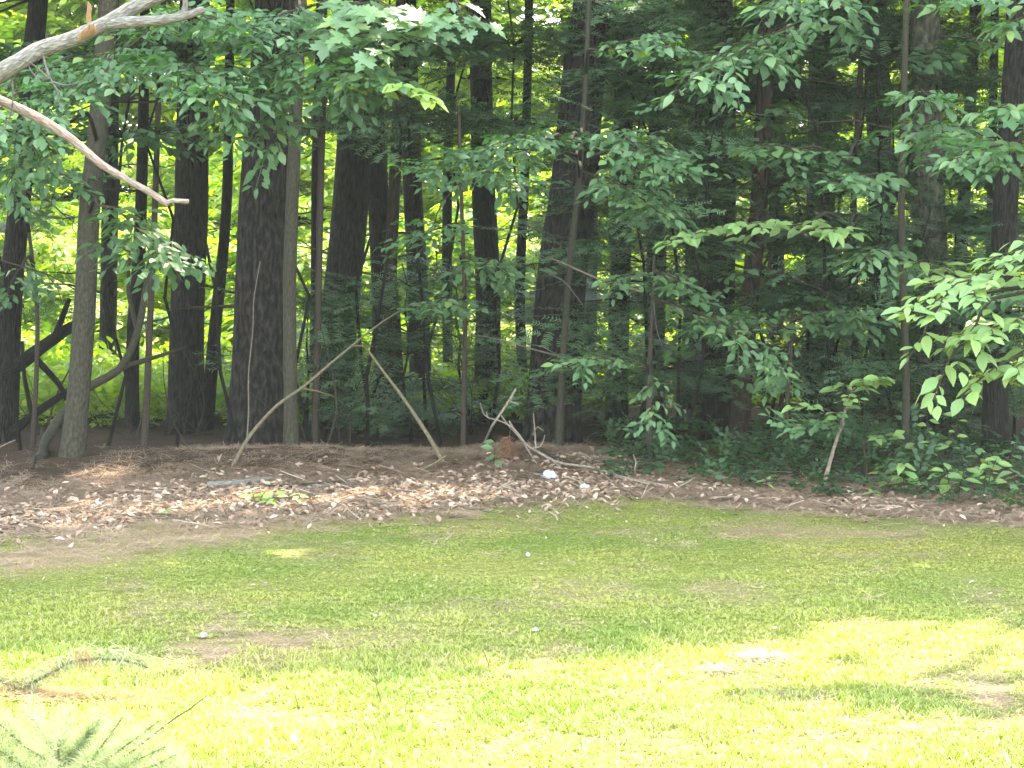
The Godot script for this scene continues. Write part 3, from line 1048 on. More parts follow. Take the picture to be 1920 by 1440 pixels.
func make_trees() -> void:
	var row := "trunks along the edge of the wood"
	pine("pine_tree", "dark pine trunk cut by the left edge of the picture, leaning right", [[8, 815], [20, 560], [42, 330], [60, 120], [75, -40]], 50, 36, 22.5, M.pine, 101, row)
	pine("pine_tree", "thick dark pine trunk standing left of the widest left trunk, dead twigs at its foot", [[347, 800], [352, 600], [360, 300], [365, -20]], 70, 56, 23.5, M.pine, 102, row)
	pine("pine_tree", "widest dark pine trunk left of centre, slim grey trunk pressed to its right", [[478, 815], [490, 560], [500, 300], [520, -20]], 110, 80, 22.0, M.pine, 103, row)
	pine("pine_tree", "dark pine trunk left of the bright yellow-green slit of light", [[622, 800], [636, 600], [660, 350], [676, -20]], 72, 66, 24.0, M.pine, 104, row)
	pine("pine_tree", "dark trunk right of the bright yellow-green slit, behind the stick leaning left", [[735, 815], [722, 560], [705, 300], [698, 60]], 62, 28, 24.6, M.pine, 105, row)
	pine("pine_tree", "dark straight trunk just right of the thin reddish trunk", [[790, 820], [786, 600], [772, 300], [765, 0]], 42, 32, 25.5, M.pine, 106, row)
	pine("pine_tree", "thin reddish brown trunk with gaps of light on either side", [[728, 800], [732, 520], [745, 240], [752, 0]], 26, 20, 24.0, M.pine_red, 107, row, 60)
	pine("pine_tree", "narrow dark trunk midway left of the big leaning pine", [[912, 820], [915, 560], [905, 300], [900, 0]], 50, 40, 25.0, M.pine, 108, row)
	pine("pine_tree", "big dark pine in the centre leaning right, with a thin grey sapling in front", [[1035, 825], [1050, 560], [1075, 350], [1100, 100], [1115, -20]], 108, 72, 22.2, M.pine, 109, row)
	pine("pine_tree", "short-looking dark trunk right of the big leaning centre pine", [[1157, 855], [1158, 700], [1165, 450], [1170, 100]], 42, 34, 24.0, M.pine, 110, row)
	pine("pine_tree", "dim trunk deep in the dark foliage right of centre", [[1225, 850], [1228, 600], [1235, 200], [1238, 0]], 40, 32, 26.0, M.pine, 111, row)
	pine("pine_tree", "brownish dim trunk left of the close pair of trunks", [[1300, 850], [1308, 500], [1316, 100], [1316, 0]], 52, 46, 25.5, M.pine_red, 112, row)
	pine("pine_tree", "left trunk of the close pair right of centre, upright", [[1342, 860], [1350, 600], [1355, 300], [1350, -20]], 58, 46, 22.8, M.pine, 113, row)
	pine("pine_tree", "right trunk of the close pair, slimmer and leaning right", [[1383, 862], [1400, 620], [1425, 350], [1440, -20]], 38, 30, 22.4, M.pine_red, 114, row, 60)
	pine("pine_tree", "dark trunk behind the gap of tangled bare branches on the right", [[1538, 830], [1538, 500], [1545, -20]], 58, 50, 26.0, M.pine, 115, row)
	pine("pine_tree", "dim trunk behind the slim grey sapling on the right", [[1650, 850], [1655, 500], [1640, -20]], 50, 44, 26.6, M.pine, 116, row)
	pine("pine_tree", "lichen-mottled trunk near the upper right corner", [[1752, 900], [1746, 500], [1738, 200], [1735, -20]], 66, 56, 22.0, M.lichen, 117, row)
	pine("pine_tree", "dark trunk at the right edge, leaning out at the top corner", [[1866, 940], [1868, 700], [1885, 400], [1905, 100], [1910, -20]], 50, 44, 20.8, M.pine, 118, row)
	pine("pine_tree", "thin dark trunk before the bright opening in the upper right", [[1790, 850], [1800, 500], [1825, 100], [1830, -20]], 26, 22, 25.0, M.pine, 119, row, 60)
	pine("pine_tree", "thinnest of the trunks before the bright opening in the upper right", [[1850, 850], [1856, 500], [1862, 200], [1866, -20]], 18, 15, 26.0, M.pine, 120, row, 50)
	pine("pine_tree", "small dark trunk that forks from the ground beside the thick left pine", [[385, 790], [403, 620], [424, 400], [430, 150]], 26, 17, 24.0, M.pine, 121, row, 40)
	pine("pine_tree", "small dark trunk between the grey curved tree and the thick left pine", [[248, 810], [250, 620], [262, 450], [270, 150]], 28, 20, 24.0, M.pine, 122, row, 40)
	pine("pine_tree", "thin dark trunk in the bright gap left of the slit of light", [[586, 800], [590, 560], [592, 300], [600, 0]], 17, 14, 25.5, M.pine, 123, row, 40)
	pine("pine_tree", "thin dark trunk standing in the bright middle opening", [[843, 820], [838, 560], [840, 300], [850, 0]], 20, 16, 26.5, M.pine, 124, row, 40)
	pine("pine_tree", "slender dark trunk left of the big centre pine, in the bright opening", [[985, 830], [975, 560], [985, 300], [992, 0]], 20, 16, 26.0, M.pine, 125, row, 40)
	# the wood goes on to both sides
	var k := 0
	for q in [[-330, 23], [-620, 21.5], [-980, 24], [-1350, 22], [2120, 23.5], [2380, 21.5], [2700, 24], [3050, 22], [3400, 23], [2260, 20.2], [2560, 19.6], [2950, 19.4], [3350, 20.0], [-200, 20.4], [-560, 19.4], [2250, 27], [2600, 27.5], [3000, 27], [-500, 26.5], [1720, 28], [1100, 28.5], [520, 28], [200, 28], [1450, 28.6]]:
		k += 1
		var inside: bool = q[0] > 0 and q[0] < 1920
		if inside:
			pine("pine_tree", "dim pine trunk in the last row before the clearing, " + {1720: "behind the lichen-mottled trunk", 1100: "behind the big centre pine", 520: "behind the widest left pine", 200: "right of the curved grey tree", 1450: "behind the tangle of bare limbs"}[q[0]], [[q[0], 800], [q[0] + 6, 400], [q[0] + 10, -20]], 34, 28, q[1], M.pine, 140 + k, "pine trunks in the last row", 150)
		else:
			pine("pine_tree", "pine tree of the same wood standing outside the picture", [[q[0], 810], [q[0] + 6, 400], [q[0] + 10, -20]], 80, 64, q[1], M.pine, 140 + k, "pines beside the view", 230)

func make_understory() -> void:
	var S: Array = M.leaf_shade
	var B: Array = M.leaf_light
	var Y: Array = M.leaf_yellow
	# the young grey tree on the left
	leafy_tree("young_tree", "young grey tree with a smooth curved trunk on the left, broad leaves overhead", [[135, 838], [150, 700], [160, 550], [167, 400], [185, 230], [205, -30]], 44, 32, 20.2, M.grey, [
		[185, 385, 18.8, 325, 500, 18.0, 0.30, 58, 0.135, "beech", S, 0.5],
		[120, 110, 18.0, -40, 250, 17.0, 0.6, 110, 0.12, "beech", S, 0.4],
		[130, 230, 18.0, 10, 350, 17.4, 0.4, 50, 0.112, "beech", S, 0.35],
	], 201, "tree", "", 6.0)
	leafy_tree("young_tree", "slender tree behind the bare limb, its shiny leaves spread over the upper left", [[270, 800], [290, 400], [300, 100], [310, -60]], 13, 9, 21.6, M.twig, [
		[300, 60, 18.5, 120, 190, 17.2, 0.55, 105, 0.112, "beech", S, 0.4],
		[300, 120, 18.2, 420, 190, 17.0, 0.55, 110, 0.112, "beech", S, 0.4],
		[290, 30, 18.4, 450, 60, 17.4, 0.5, 80, 0.112, "beech", S, 0.35],
	], 202, "tree", "", 5.5)
	leafy_tree("young_tree", "slim light grey trunk pressed against the widest left pine, leaves above", [[546, 805], [543, 560], [547, 400], [554, 230], [566, -30]], 27, 20, 20.6, M.grey, [
		[556, 130, 18.4, 400, 250, 17.3, 0.5, 85, 0.115, "beech", S, 0.4],
		[560, 60, 18.4, 640, 190, 17.2, 0.5, 85, 0.115, "beech", S, 0.4],
		[562, 20, 18.4, 470, 90, 17.4, 0.45, 75, 0.112, "beech", S, 0.4],
		[500, 190, 17.9, 525, 285, 17.6, 0.2, 14, 0.112, "beech", S, 0.5],
	], 203, "tree", "", 6.0)
	leafy_tree("maple_tree", "maple with lobed leaves at the top left of centre and a sunlit branch tip", [[590, 800], [600, 400], [606, 150], [600, -60]], 14, 10, 22.0, M.twig, [
		[610, 10, 18.0, 800, 50, 16.8, 0.42, 70, 0.19, "maple", S, 0.45],
		[606, 60, 18.0, 720, 100, 16.9, 0.4, 50, 0.19, "maple", S, 0.45],
		[620, 160, 17.4, 810, 185, 16.8, 0.22, 40, 0.15, "beech", Y, 0.4],
		[610, 140, 17.6, 700, 150, 17.0, 0.3, 45, 0.13, "beech", S, 0.4],
		[840, -20, 17.4, 880, 60, 17.0, 0.25, 12, 0.17, "maple", S, 0.4],
	], 204, "tree", "", 5.5)
	leafy_tree("sapling", "thin grey sapling before the big leaning centre pine, with layered leaf sprays", [[1048, 845], [1054, 700], [1068, 500], [1086, 330], [1098, 150], [1104, -20]], 14, 7, 20.9, M.grey, [
		[1080, 290, 19.6, 800, 330, 18.6, 0.5, 90, 0.112, "beech", S, 0.35],
		[1090, 250, 19.6, 1270, 330, 18.4, 0.42, 75, 0.115, "beech", S, 0.4],
		[1090, 320, 19.4, 1250, 410, 18.6, 0.36, 60, 0.112, "beech", S, 0.4],
		[1070, 265, 19.6, 900, 290, 18.6, 0.35, 50, 0.112, "beech", S, 0.3],
		[1120, 95, 19.8, 1250, 90, 18.6, 0.25, 30, 0.112, "beech", S, 0.3],
	], 205, "sapling", "", 4.6)
	leafy_tree("sapling", "sapling hidden in the dark foliage right of centre, its broad sprays reaching left", [[1600, 850], [1604, 600], [1600, 400], [1610, 200], [1620, -20]], 14, 9, 22.5, M.twig, [
		[1590, 440, 19.6, 1245, 460, 18.4, 0.36, 110, 0.13, "beech", B, 0.45],
		[1500, 440, 18.9, 1600, 435, 18.4, 0.22, 32, 0.15, "beech", B, 0.4],
		[1600, 40, 19.6, 1260, 180, 18.2, 0.5, 115, 0.13, "beech", S, 0.45],
		[1600, 20, 19.6, 1440, 20, 18.2, 0.4, 60, 0.13, "beech", S, 0.45],
		[1590, 300, 19.8, 1400, 290, 18.8, 0.35, 34, 0.14, "beech", S, 0.4],
	], 206, "sapling", "", 5.0)
	leafy_tree("sapling", "slim grey sapling with bare lower stem, right of the seedling, leaves high up", [[1693, 872], [1699, 760], [1697, 650], [1690, 400], [1694, 200], [1700, -20]], 15, 10, 20.0, M.grey, [
		[1690, 340, 19.2, 1560, 350, 18.4, 0.3, 36, 0.13, "beech", S, 0.45],
		[1696, 250, 19.2, 1850, 270, 17.8, 0.4, 72, 0.14, "beech", S, 0.45],
		[1696, 190, 19.2, 1760, 190, 18.2, 0.22, 24, 0.13, "beech", S, 0.45],
		[1690, 470, 19.2, 1620, 490, 18.4, 0.25, 26, 0.13, "beech", S, 0.45],
		[1694, 500, 19.2, 1790, 515, 18.2, 0.25, 26, 0.15, "beech", B, 0.45],
	], 207, "sapling", "", 4.6)
	leafy_tree("beech_tree", "beech outside the right edge whose pale green sunlit branch hangs into the picture", [[2120, 960], [2125, 700], [2118, 500], [2110, 300], [2115, 100]], 40, 30, 16.2, M.grey, [
		[1990, 520, 15.6, 1690, 585, 15.0, 0.42, 105, 0.135, "beech", B, 0.3],
		[1960, 600, 15.5, 1800, 640, 15.0, 0.36, 75, 0.135, "beech", B, 0.35],
		[1860, 560, 15.3, 1745, 760, 15.0, 0.2, 26, 0.14, "beech", B, 0.5],
		[1980, 640, 15.4, 1800, 745, 15.0, 0.12, 16, 0.145, "beech", B, 0.5],
		[1990, 660, 15.4, 1890, 700, 15.0, 0.25, 30, 0.14, "beech", B, 0.5],
		[1780, 560, 15.3, 1700, 675, 15.1, 0.05, 5, 0.14, "beech", B, 0.3],
		[2000, 440, 15.6, 1880, 500, 15.1, 0.3, 40, 0.135, "beech", B, 0.35],
	], 208, "tree", "", 5.0)
	leafy_tree("beech_tree", "beech outside the right edge with darker leaf layers high at the right border", [[2060, 930], [2062, 600], [2055, 300], [2050, 0]], 36, 26, 18.4, M.grey, [
		[2000, 270, 17.8, 1780, 300, 17.2, 0.4, 62, 0.135, "beech", S, 0.5],
		[2000, 240, 17.8, 1870, 200, 17.2, 0.35, 45, 0.135, "beech", S, 0.5],
		[2000, 10, 17.8, 1750, 10, 17.2, 0.3, 50, 0.135, "beech", S, 0.5],
		[2000, 20, 17.8, 1870, 60, 17.2, 0.3, 32, 0.14, "beech", S, 0.5],
		[1990, 560, 17.8, 1880, 560, 17.2, 0.3, 30, 0.14, "beech", S, 0.5],
	], 209, "tree", "", 5.0)
	leafy_tree("sapling", "low sapling right of the big centre pine, leaves drooping over its dark base", [[1222, 862], [1216, 740], [1222, 600], [1226, 480]], 12, 5, 20.2, M.twig, [
		[1210, 690, 19.6, 1045, 690, 19.0, 0.22, 52, 0.095, "beech", S, 0.3],
		[1220, 700, 19.6, 1225, 790, 19.2, 0.16, 22, 0.095, "beech", S, 0.5],
		[1226, 560, 19.6, 1470, 700, 18.8, 0.30, 74, 0.10, "beech", S, 0.3],
		[1226, 520, 19.6, 1130, 530, 19.0, 0.2, 30, 0.112, "beech", S, 0.4],
		[1226, 510, 19.6, 1300, 560, 19.0, 0.22, 30, 0.112, "beech", S, 0.4],
	], 210, "sapling")
	leafy_tree("sapling", "low sapling in the dark right of centre with pale leaves above the bare branches", [[1470, 880], [1478, 720], [1490, 600]], 10, 4, 20.6, M.twig, [
		[1488, 620, 20.0, 1320, 600, 19.4, 0.25, 46, 0.112, "beech", S, 0.45],
		[1488, 600, 20.0, 1620, 590, 19.4, 0.25, 46, 0.12, "beech", S, 0.45],
		[1484, 640, 20.0, 1460, 720, 19.6, 0.15, 14, 0.12, "beech", S, 0.6],
	], 211, "sapling")
	leafy_tree("seedling", "young seedling tree with whitish crooked stem at the lawn edge, bright leaves on top", [[1543, 930], [1552, 880], [1570, 820], [1588, 760], [1600, 725]], 8, 4, 18.9, M.pale, [
		[1596, 728, 18.8, 1662, 712, 18.5, 0.12, 34, 0.12, "beech", B, 0.3],
		[1590, 745, 18.8, 1575, 725, 18.6, 0.12, 14, 0.12, "beech", B, 0.3],
		[1578, 785, 18.8, 1490, 765, 18.5, 0.14, 26, 0.12, "beech", B, 0.35],
		[1572, 800, 18.8, 1510, 800, 18.6, 0.14, 26, 0.12, "beech", S, 0.35],
		[1580, 770, 18.8, 1600, 745, 18.4, 0.1, 10, 0.12, "beech", B, 0.3],
	], 212, "plant")
	leafy_tree("seedling", "thin seedling right of the white crooked stem, one flat leafy spray halfway up", [[1624, 925], [1624, 870], [1620, 835], [1618, 826]], 5, 4, 19.0, M.twig, [
		[1620, 832, 19.0, 1682, 818, 18.8, 0.09, 26, 0.10, "beech", B, 0.25],
	], 213, "plant")
	leafy_tree("sapling", "weak leaning sapling in the left corner of the bright gap, leaves against the light", [[60, 830], [70, 600], [50, 400], [40, 300]], 10, 6, 21.4, M.twig, [
		[50, 420, 20.8, -20, 350, 20.2, 0.3, 40, 0.112, "beech", S, 0.4],
		[50, 330, 20.8, 150, 340, 20.0, 0.3, 46, 0.112, "beech", S, 0.4],
		[55, 480, 20.8, 10, 560, 20.4, 0.25, 20, 0.12, "beech", S, 0.4],
	], 214, "sapling")
	leafy_tree("sapling", "thin sapling in the bright middle opening, leaves dark against the light", [[868, 840], [872, 600], [866, 400], [860, 200]], 10, 6, 21.6, M.twig, [
		[866, 420, 21.0, 780, 450, 20.4, 0.25, 30, 0.12, "beech", S, 0.4],
		[866, 480, 21.0, 960, 520, 20.4, 0.3, 40, 0.12, "beech", S, 0.4],
		[866, 330, 21.0, 970, 350, 20.2, 0.3, 40, 0.12, "beech", S, 0.4],
		[866, 560, 21.0, 800, 590, 20.4, 0.25, 28, 0.12, "beech", S, 0.4],
	], 215, "sapling")
	# the crooked stem that crosses behind the grey tree
	var cr := stick("crooked_sapling", "crooked leafless sapling arching across behind the curved grey trunk", "sapling", [G(75, 862) , P(92, 815, 20.9), P(150, 738, 20.9), P(225, 690, 20.9), P(258, 620, 20.9), P(275, 530, 20.9), P(290, 430, 20.9)], 0.055, 0.022, M.grey, [[P(225, 690, 20.9), P(290, 670, 21.2), P(350, 650, 21.5)], [P(258, 620, 20.9), P(240, 540, 21.2), P(245, 470, 21.3)]])
	cr.set_meta("group", "")
	# saplings in the shade between the trunks
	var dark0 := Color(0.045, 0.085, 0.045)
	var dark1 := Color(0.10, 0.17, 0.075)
	var k := 0
	# px of the stem, distance, height, evergreen, spread, fullness, low end of the foliage, words
	for q in [[1180, 21.8, 4.6, 1, 0.8, 0.8, 0.1, "beside the short-looking trunk right of the big centre pine"], [1255, 23.0, 5.4, 1, 0.95, 1.0, 0.1, "left of the brownish dim trunk"], [1290, 21.4, 3.0, 0, 0.7, 0.4, 0.3, "before the brownish dim trunk"],
			[1400, 24.4, 5.4, 1, 0.95, 1.0, 0.1, "behind the close pair of trunks"], [1440, 22.2, 4.8, 0, 0.8, 0.4, 0.5, "right of the close pair of trunks"], [1500, 24.2, 5.4, 1, 0.95, 0.9, 0.45, "above the tangle of bare limbs"],
			[1560, 23.0, 5.2, 1, 0.95, 1.0, 0.1, "right of the tangle of bare limbs"], [1620, 22.4, 5.2, 1, 0.9, 0.9, 0.2, "behind the whitish crooked seedling"], [1690, 23.6, 5.4, 1, 0.95, 1.0, 0.1, "behind the slim grey sapling"],
			[1740, 21.2, 2.2, 1, 0.9, 1.0, 0.1, "at the foot of the lichen-mottled trunk"], [1820, 22.6, 2.8, 1, 0.95, 1.0, 0.1, "under the bright opening in the upper right"], [1600, 25.0, 5.4, 1, 0.95, 1.0, 0.1, "deepest in the dark mass on the right"],
			[1345, 25.0, 5.6, 1, 0.95, 1.0, 0.1, "far behind the close pair of trunks"], [1900, 22.0, 3.4, 0, 0.9, 1.0, 0.15, "at the foot of the right edge trunk"], [1480, 26.5, 1.6, 1, 0.9, 0.7, 0.1, "low behind the tangle of bare limbs"], [1270, 21.6, 5.6, 0, 0.9, 0.45, 0.5, "high left of the close pair"], [1530, 21.8, 5.8, 0, 0.9, 0.45, 0.6, "high right of the close pair"], [1680, 21.8, 5.6, 0, 0.9, 0.7, 0.6, "high over the slim grey sapling"],
			[705, 22.6, 1.8, 1, 0.5, 0.5, 0.1, "behind the straight leaning pole"], [770, 22.2, 1.7, 1, 0.5, 0.6, 0.1, "right of the straight leaning pole"], [885, 23.4, 1.9, 1, 0.5, 0.6, 0.1, "left of the fallen branch"], [575, 22.8, 1.5, 1, 0.4, 0.6, 0.15, "behind the long curved pole"],
			
			[1110, 24.6, 5.4, 1, 0.7, 0.8, 0.1, "right behind the big centre pine"], [-60, 24, 3.0, 1, 0.5, 0.5, 0.3, "at the left edge"],
			[690, 21.6, 5.8, 0, 0.75, 0.32, 0.62, "high over the slit of light"], [830, 21.8, 5.8, 0, 0.8, 0.3, 0.62, "high over the bright middle opening"], 
			[40, 21.2, 5.6, 0, 0.8, 0.8, 0.52, "over the left edge trunk"], [200, 21.4, 5.6, 0, 0.8, 0.8, 0.55, "over the curved grey tree"], [330, 21.6, 5.6, 0, 0.8, 0.8, 0.58, "over the thick left pine"], [450, 21.0, 5.6, 0, 0.75, 0.7, 0.62, "over the widest left pine"], [590, 21.4, 5.6, 0, 0.7, 0.6, 0.62, "over the trunk left of the slit of light"],
			[705, 22.2, 6.0, 1, 0.8, 0.6, 0.5, "high before the thin reddish trunk"], [800, 22.6, 6.0, 1, 0.85, 0.6, 0.52, "high before the dark straight trunk"], [915, 22.3, 6.0, 1, 0.8, 0.55, 0.5, "high before the narrow midway trunk"], 
			[1780, 22.4, 5.8, 0, 0.8, 0.45, 0.68, "high right of the lichen-mottled trunk"]]:
		k += 1
		var g := P(q[0], 850, q[1])
		var fir: bool = q[3] == 1
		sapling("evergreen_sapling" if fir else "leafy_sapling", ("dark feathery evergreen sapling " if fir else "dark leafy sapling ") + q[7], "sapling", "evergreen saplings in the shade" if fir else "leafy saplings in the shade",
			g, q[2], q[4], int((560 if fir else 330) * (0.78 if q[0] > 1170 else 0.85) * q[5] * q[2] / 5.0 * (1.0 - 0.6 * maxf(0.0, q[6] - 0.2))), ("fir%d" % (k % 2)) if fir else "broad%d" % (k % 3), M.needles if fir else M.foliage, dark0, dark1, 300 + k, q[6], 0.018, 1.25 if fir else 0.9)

const ORDINAL := ["first", "second", "third", "fourth", "fifth", "sixth", "seventh", "eighth", "ninth"]

func make_background() -> void:
	var r := rng_of(555)
	var lo := Color(0.18, 0.29, 0.035)
	var hi := Color(0.46, 0.52, 0.07)
	# undergrowth of the clearing
	var where := []
	var tints := PackedColorArray()
	for k in 9000:
		var z := -27.3 - 18.0 * pow(r.randf(), 1.3)
		var x := r.randf_range(-1, 1) * (-z * 0.24 + 1.5)
		var y := ground(x, z) + r.randf_range(0.02, 0.45)
		where.append(Transform3D(frame(Vector3(r.randf_range(-1, 1), r.randf_range(-0.1, 0.9), r.randf_range(-1, 1)), Vector3.UP + spin(r) * 0.5, r.randf_range(0.7, 1.3)), Vector3(x, y, z)))
		tints.append(lo.lerp(hi, r.randf()))
	for q in 1500:
		var z := r.randf_range(-27.6, -24.3)
		var x := r.randf_range(-5.6, 0.6)
		where.append(Transform3D(frame(Vector3(r.randf_range(-1, 1), r.randf_range(-0.1, 0.9), r.randf_range(-1, 1)), Vector3.UP + spin(r) * 0.5, r.randf_range(0.5, 1.0)), Vector3(x, ground(x, z) + r.randf_range(0.02, 0.42), z)))
		tints.append(lo.lerp(hi, r.randf() * 0.6))
	tag(copies("undergrowth", sprigs.broad0, M.sunny, where, tints), "sunlit leafy undergrowth covering the clearing behind the trunks", "undergrowth")
	var k := 0
	for row in [[29.5, 1.0, 9, 1.0], [32.5, 1.9, 9, 1.2], [36.0, 3.0, 9, 1.5], [40.0, 4.2, 9, 1.8]]:
		for j in row[2]:
			k += 1
			var d: float = row[0] + r.randf_range(-1.2, 1.2)
			var half := d * 0.2125 + 0.8
			var x := lerpf(-half, half, (j + 0.5 + r.randf_range(-0.35, 0.35)) / row[2])
			var h: float = row[1] * r.randf_range(0.75, 1.3)
			var c0 := lo.lerp(Color(0.10, 0.20, 0.05), r.randf())
			sapling("shrub", "sunlit yellow-green shrub behind the trunks, %s from the left in the %s row" % [ORDINAL[j], {29.5: "lowest front", 32.5: "second", 36.0: "third", 40.0: "tallest rear"}[row[0]]], "shrub", "sunlit shrubs of the clearing", Vector3(x, 0, -d), h, row[3], int(240 * row[3]), "broad%d" % (k % 3), M.sunny, c0, hi, 400 + k, 0.05, 0.02, 1.15)
	for row in [[46.0, 7.5, 8], [52.0, 10.0, 8], [60.0, 12.5, 8]]:
		for j in row[2]:
			k += 1
			var d: float = row[0] + r.randf_range(-2, 2)
			var half := d * 0.2125 + 2.0
			var x := lerpf(-half, half, (j + 0.5 + r.randf_range(-0.3, 0.3)) / row[2])
			sapling("broadleaf_tree", "sunlit broadleaf tree beyond the clearing, %s from the left in the %s row" % [ORDINAL[j], {46.0: "front", 52.0: "middle", 60.0: "rearmost"}[row[0]]], "tree", "sunlit trees behind the clearing", Vector3(x, 0, -d), row[1] * r.randf_range(0.85, 1.15), 3.4, 1500, "broad%d" % (k % 3), M.sunny, lo, hi, 500 + k, 0.03, 0.12, 1.9)

func make_deadwood() -> void:
	# the tree that stands outside the left edge and holds two bare limbs into the picture
	var base := Vector3(-3.75, 0, -13.6)
	base.y = ground(base.x, base.z)
	var t := thing("dead_tree", "bare weathered limbs of a tree outside the left edge, pale grey bark, one broken orange", "tree", base)
	var b := MB.new()
	var tp := []
	for k in 12:
		tp.append(base + Vector3(0.03 * sin(k * 1.3), k * 0.6 - 0.1, 0.03 * cos(k * 2.0)))
	b.tube(tp, radii_for(12, 0.19, 0.10, 0.4), 14, rough_noise, 0.1, base)
	part("trunk", b.mesh(), M.limb, t)
	var d := 12.6
	var upper := [Vector3(-3.70, 3.0, -13.5), P(-120, 190, 13.0), P(0, 138, d), P(70, 95, d), P(140, 72, d), P(200, 42, d), P(255, 12, d), P(320, -20, d), P(420, -90, d)]
	b = MB.new()
	var up := smooth_path(upper, 0.05)
	b.tube(up, radii_for(up.size(), 0.075, 0.030), 12, rough_noise, 0.28, base)
	var limb := part("limb", b.mesh(), M.limb, t)
	b = MB.new()
	var fork := smooth_path([P(196, 46, d), P(240, 42, d - 0.05), P(300, 38, d - 0.1), P(345, 30, d - 0.1), P(382, 18, d - 0.1)], 0.04)
	b.tube(fork, radii_for(fork.size(), 0.034, 0.018), 10, rough_noise, 0.3, base)
	part("limb", b.mesh(), M.limb, t)
	b = MB.new()
	var nub := smooth_path([P(343, 30, d - 0.1), P(348, 8, d - 0.1), P(346, -14, d - 0.1)], 0.03)
	b.tube(nub, radii_for(nub.size(), 0.018, 0.012), 8, rough_noise, 0.2, base)
	part("limb", b.mesh(), M.limb, t)
	# the torn orange wood
	b = MB.new()
	var r := rng_of(31)
	for k in 9:
		var s := P(150 + k * 3.4, 72 - k * 1.6, d - 0.075)
		var e := P(158 + k * 2.2 + r.randf_range(-5, 5), 58 - r.randf_range(0, 14), d - 0.09)
		b.tube([s, s.lerp(e, 0.5) + Vector3(0, 0.005, 0.008), e], [0.016, 0.012, 0.003], 6, rough_noise, 0.3, base)
	b.tube([P(168, 52, d), P(166, 30, d), P(168, 12, d), P(164, 4, d)], [0.014, 0.013, 0.014, 0.006], 7, rough_noise, 0.3, base)
	var torn := part("broken_stub", b.mesh(), M.raw_wood, t)
	torn.set_meta("label", "freshly torn orange wood of a broken side branch")
	# bare lichened twigs under the limb
	for q in [[[P(80, 100, d), P(88, 130, d - 0.1), P(96, 150, d - 0.15), P(112, 175, d - 0.2)], 0.008], [[P(92, 148, d - 0.15), P(60, 120, d - 0.2), P(35, 112, d - 0.3)], 0.006], [[P(96, 152, d - 0.15), P(125, 160, d - 0.2), P(160, 150, d - 0.25)], 0.005],
			[[P(20, 130, d), P(24, 170, d), P(20, 215, d + 0.05), P(0, 255, d + 0.05)], 0.007], [[P(84, 90, d), P(86, 70, d), P(95, 58, d - 0.05)], 0.006], [[P(50, 115, d), P(64, 140, d - 0.1), P(90, 150, d - 0.15)], 0.005],
			[[P(22, 190, d), P(45, 215, d), P(50, 235, d)], 0.004], [[P(110, 172, d - 0.2), P(108, 190, d - 0.2), P(118, 205, d - 0.2)], 0.006]]:
		b = MB.new()
		var tw := smooth_path(q[0], 0.03)
		b.tube(tw, radii_for(tw.size(), q[1], q[1] * 0.4), 6, rough_noise, 0.3, base)
		part("twig", b.mesh(), M.limb, t)
	# the lower limb that slants down
	b = MB.new()
	var dl := 12.9
	var low := smooth_path([Vector3(-3.68, 2.9, -13.5), P(-80, 165, 13.1), P(0, 188, dl), P(60, 215, dl), P(130, 258, dl), P(190, 308, dl), P(240, 338, dl), P(280, 360, dl), P(316, 384, dl)], 0.05)
	b.tube(low, radii_for(low.size(), 0.036, 0.016), 10, rough_noise, 0.22, base)
	var l2 := part("limb", b.mesh(), M.pink_limb, t)
	l2.set_meta("label", "slanting bare limb with pinkish bark and a pale broken tip")
	b = MB.new()
	b.tube([P(310, 381, dl), P(325, 376, dl - 0.03), P(353, 378, dl - 0.05)], [0.013, 0.012, 0.013], 8, rough_noise, 0.2, base)
	part("broken_stub", b.mesh(), M.pale, t)

	# leaning poles and sticks
	stick("leaning_pole", "long yellowish curved pole leaning from the bank up to the right across the trunks", "branch", [G(434, 878), P(470, 815, 20.1), P(520, 760, 20.2), P(565, 728, 20.4), P(610, 690, 20.6), P(660, 648, 20.8), P(715, 605, 21.0), P(780, 565, 21.2)], 0.019, 0.006, M.tan_stick, [[P(565, 728, 20.4), P(600, 735, 20.5), P(630, 745, 20.6)], [P(660, 648, 20.8), P(700, 650, 20.9)]])
	stick("leaning_pole", "straight tan pole leaning up to the left right of the slit of light", "branch", [G(832, 868), P(800, 812, 20.3), P(755, 745, 20.5), P(725, 705, 20.6), P(692, 660, 20.7)], 0.021, 0.011, M.tan_stick)
	stick("stick", "pale thin stick leaning right with a short fork, left of the fallen branch", "branch", [G(905, 842) + Vector3(0, 0.02, 0), P(925, 795, 20.0), P(948, 762, 20.1), P(967, 730, 20.2)], 0.009, 0.011, M.pale, [[P(955, 752, 20.1), P(972, 758, 20.0)], [P(938, 776, 20.1), P(955, 800, 20.0), P(975, 820, 20.0)]], "", 0.8)
	var fb := [G(1245, 916) + Vector3(0, 0.02, 0), G(1180, 906) + Vector3(0, 0.03, 0), G(1110, 888) + Vector3(0, 0.05, 0), P(1050, 868, 19.6), P(1010, 848, 19.7), P(985, 832, 19.8), P(966, 808, 19.9), P(955, 790, 20.0)]
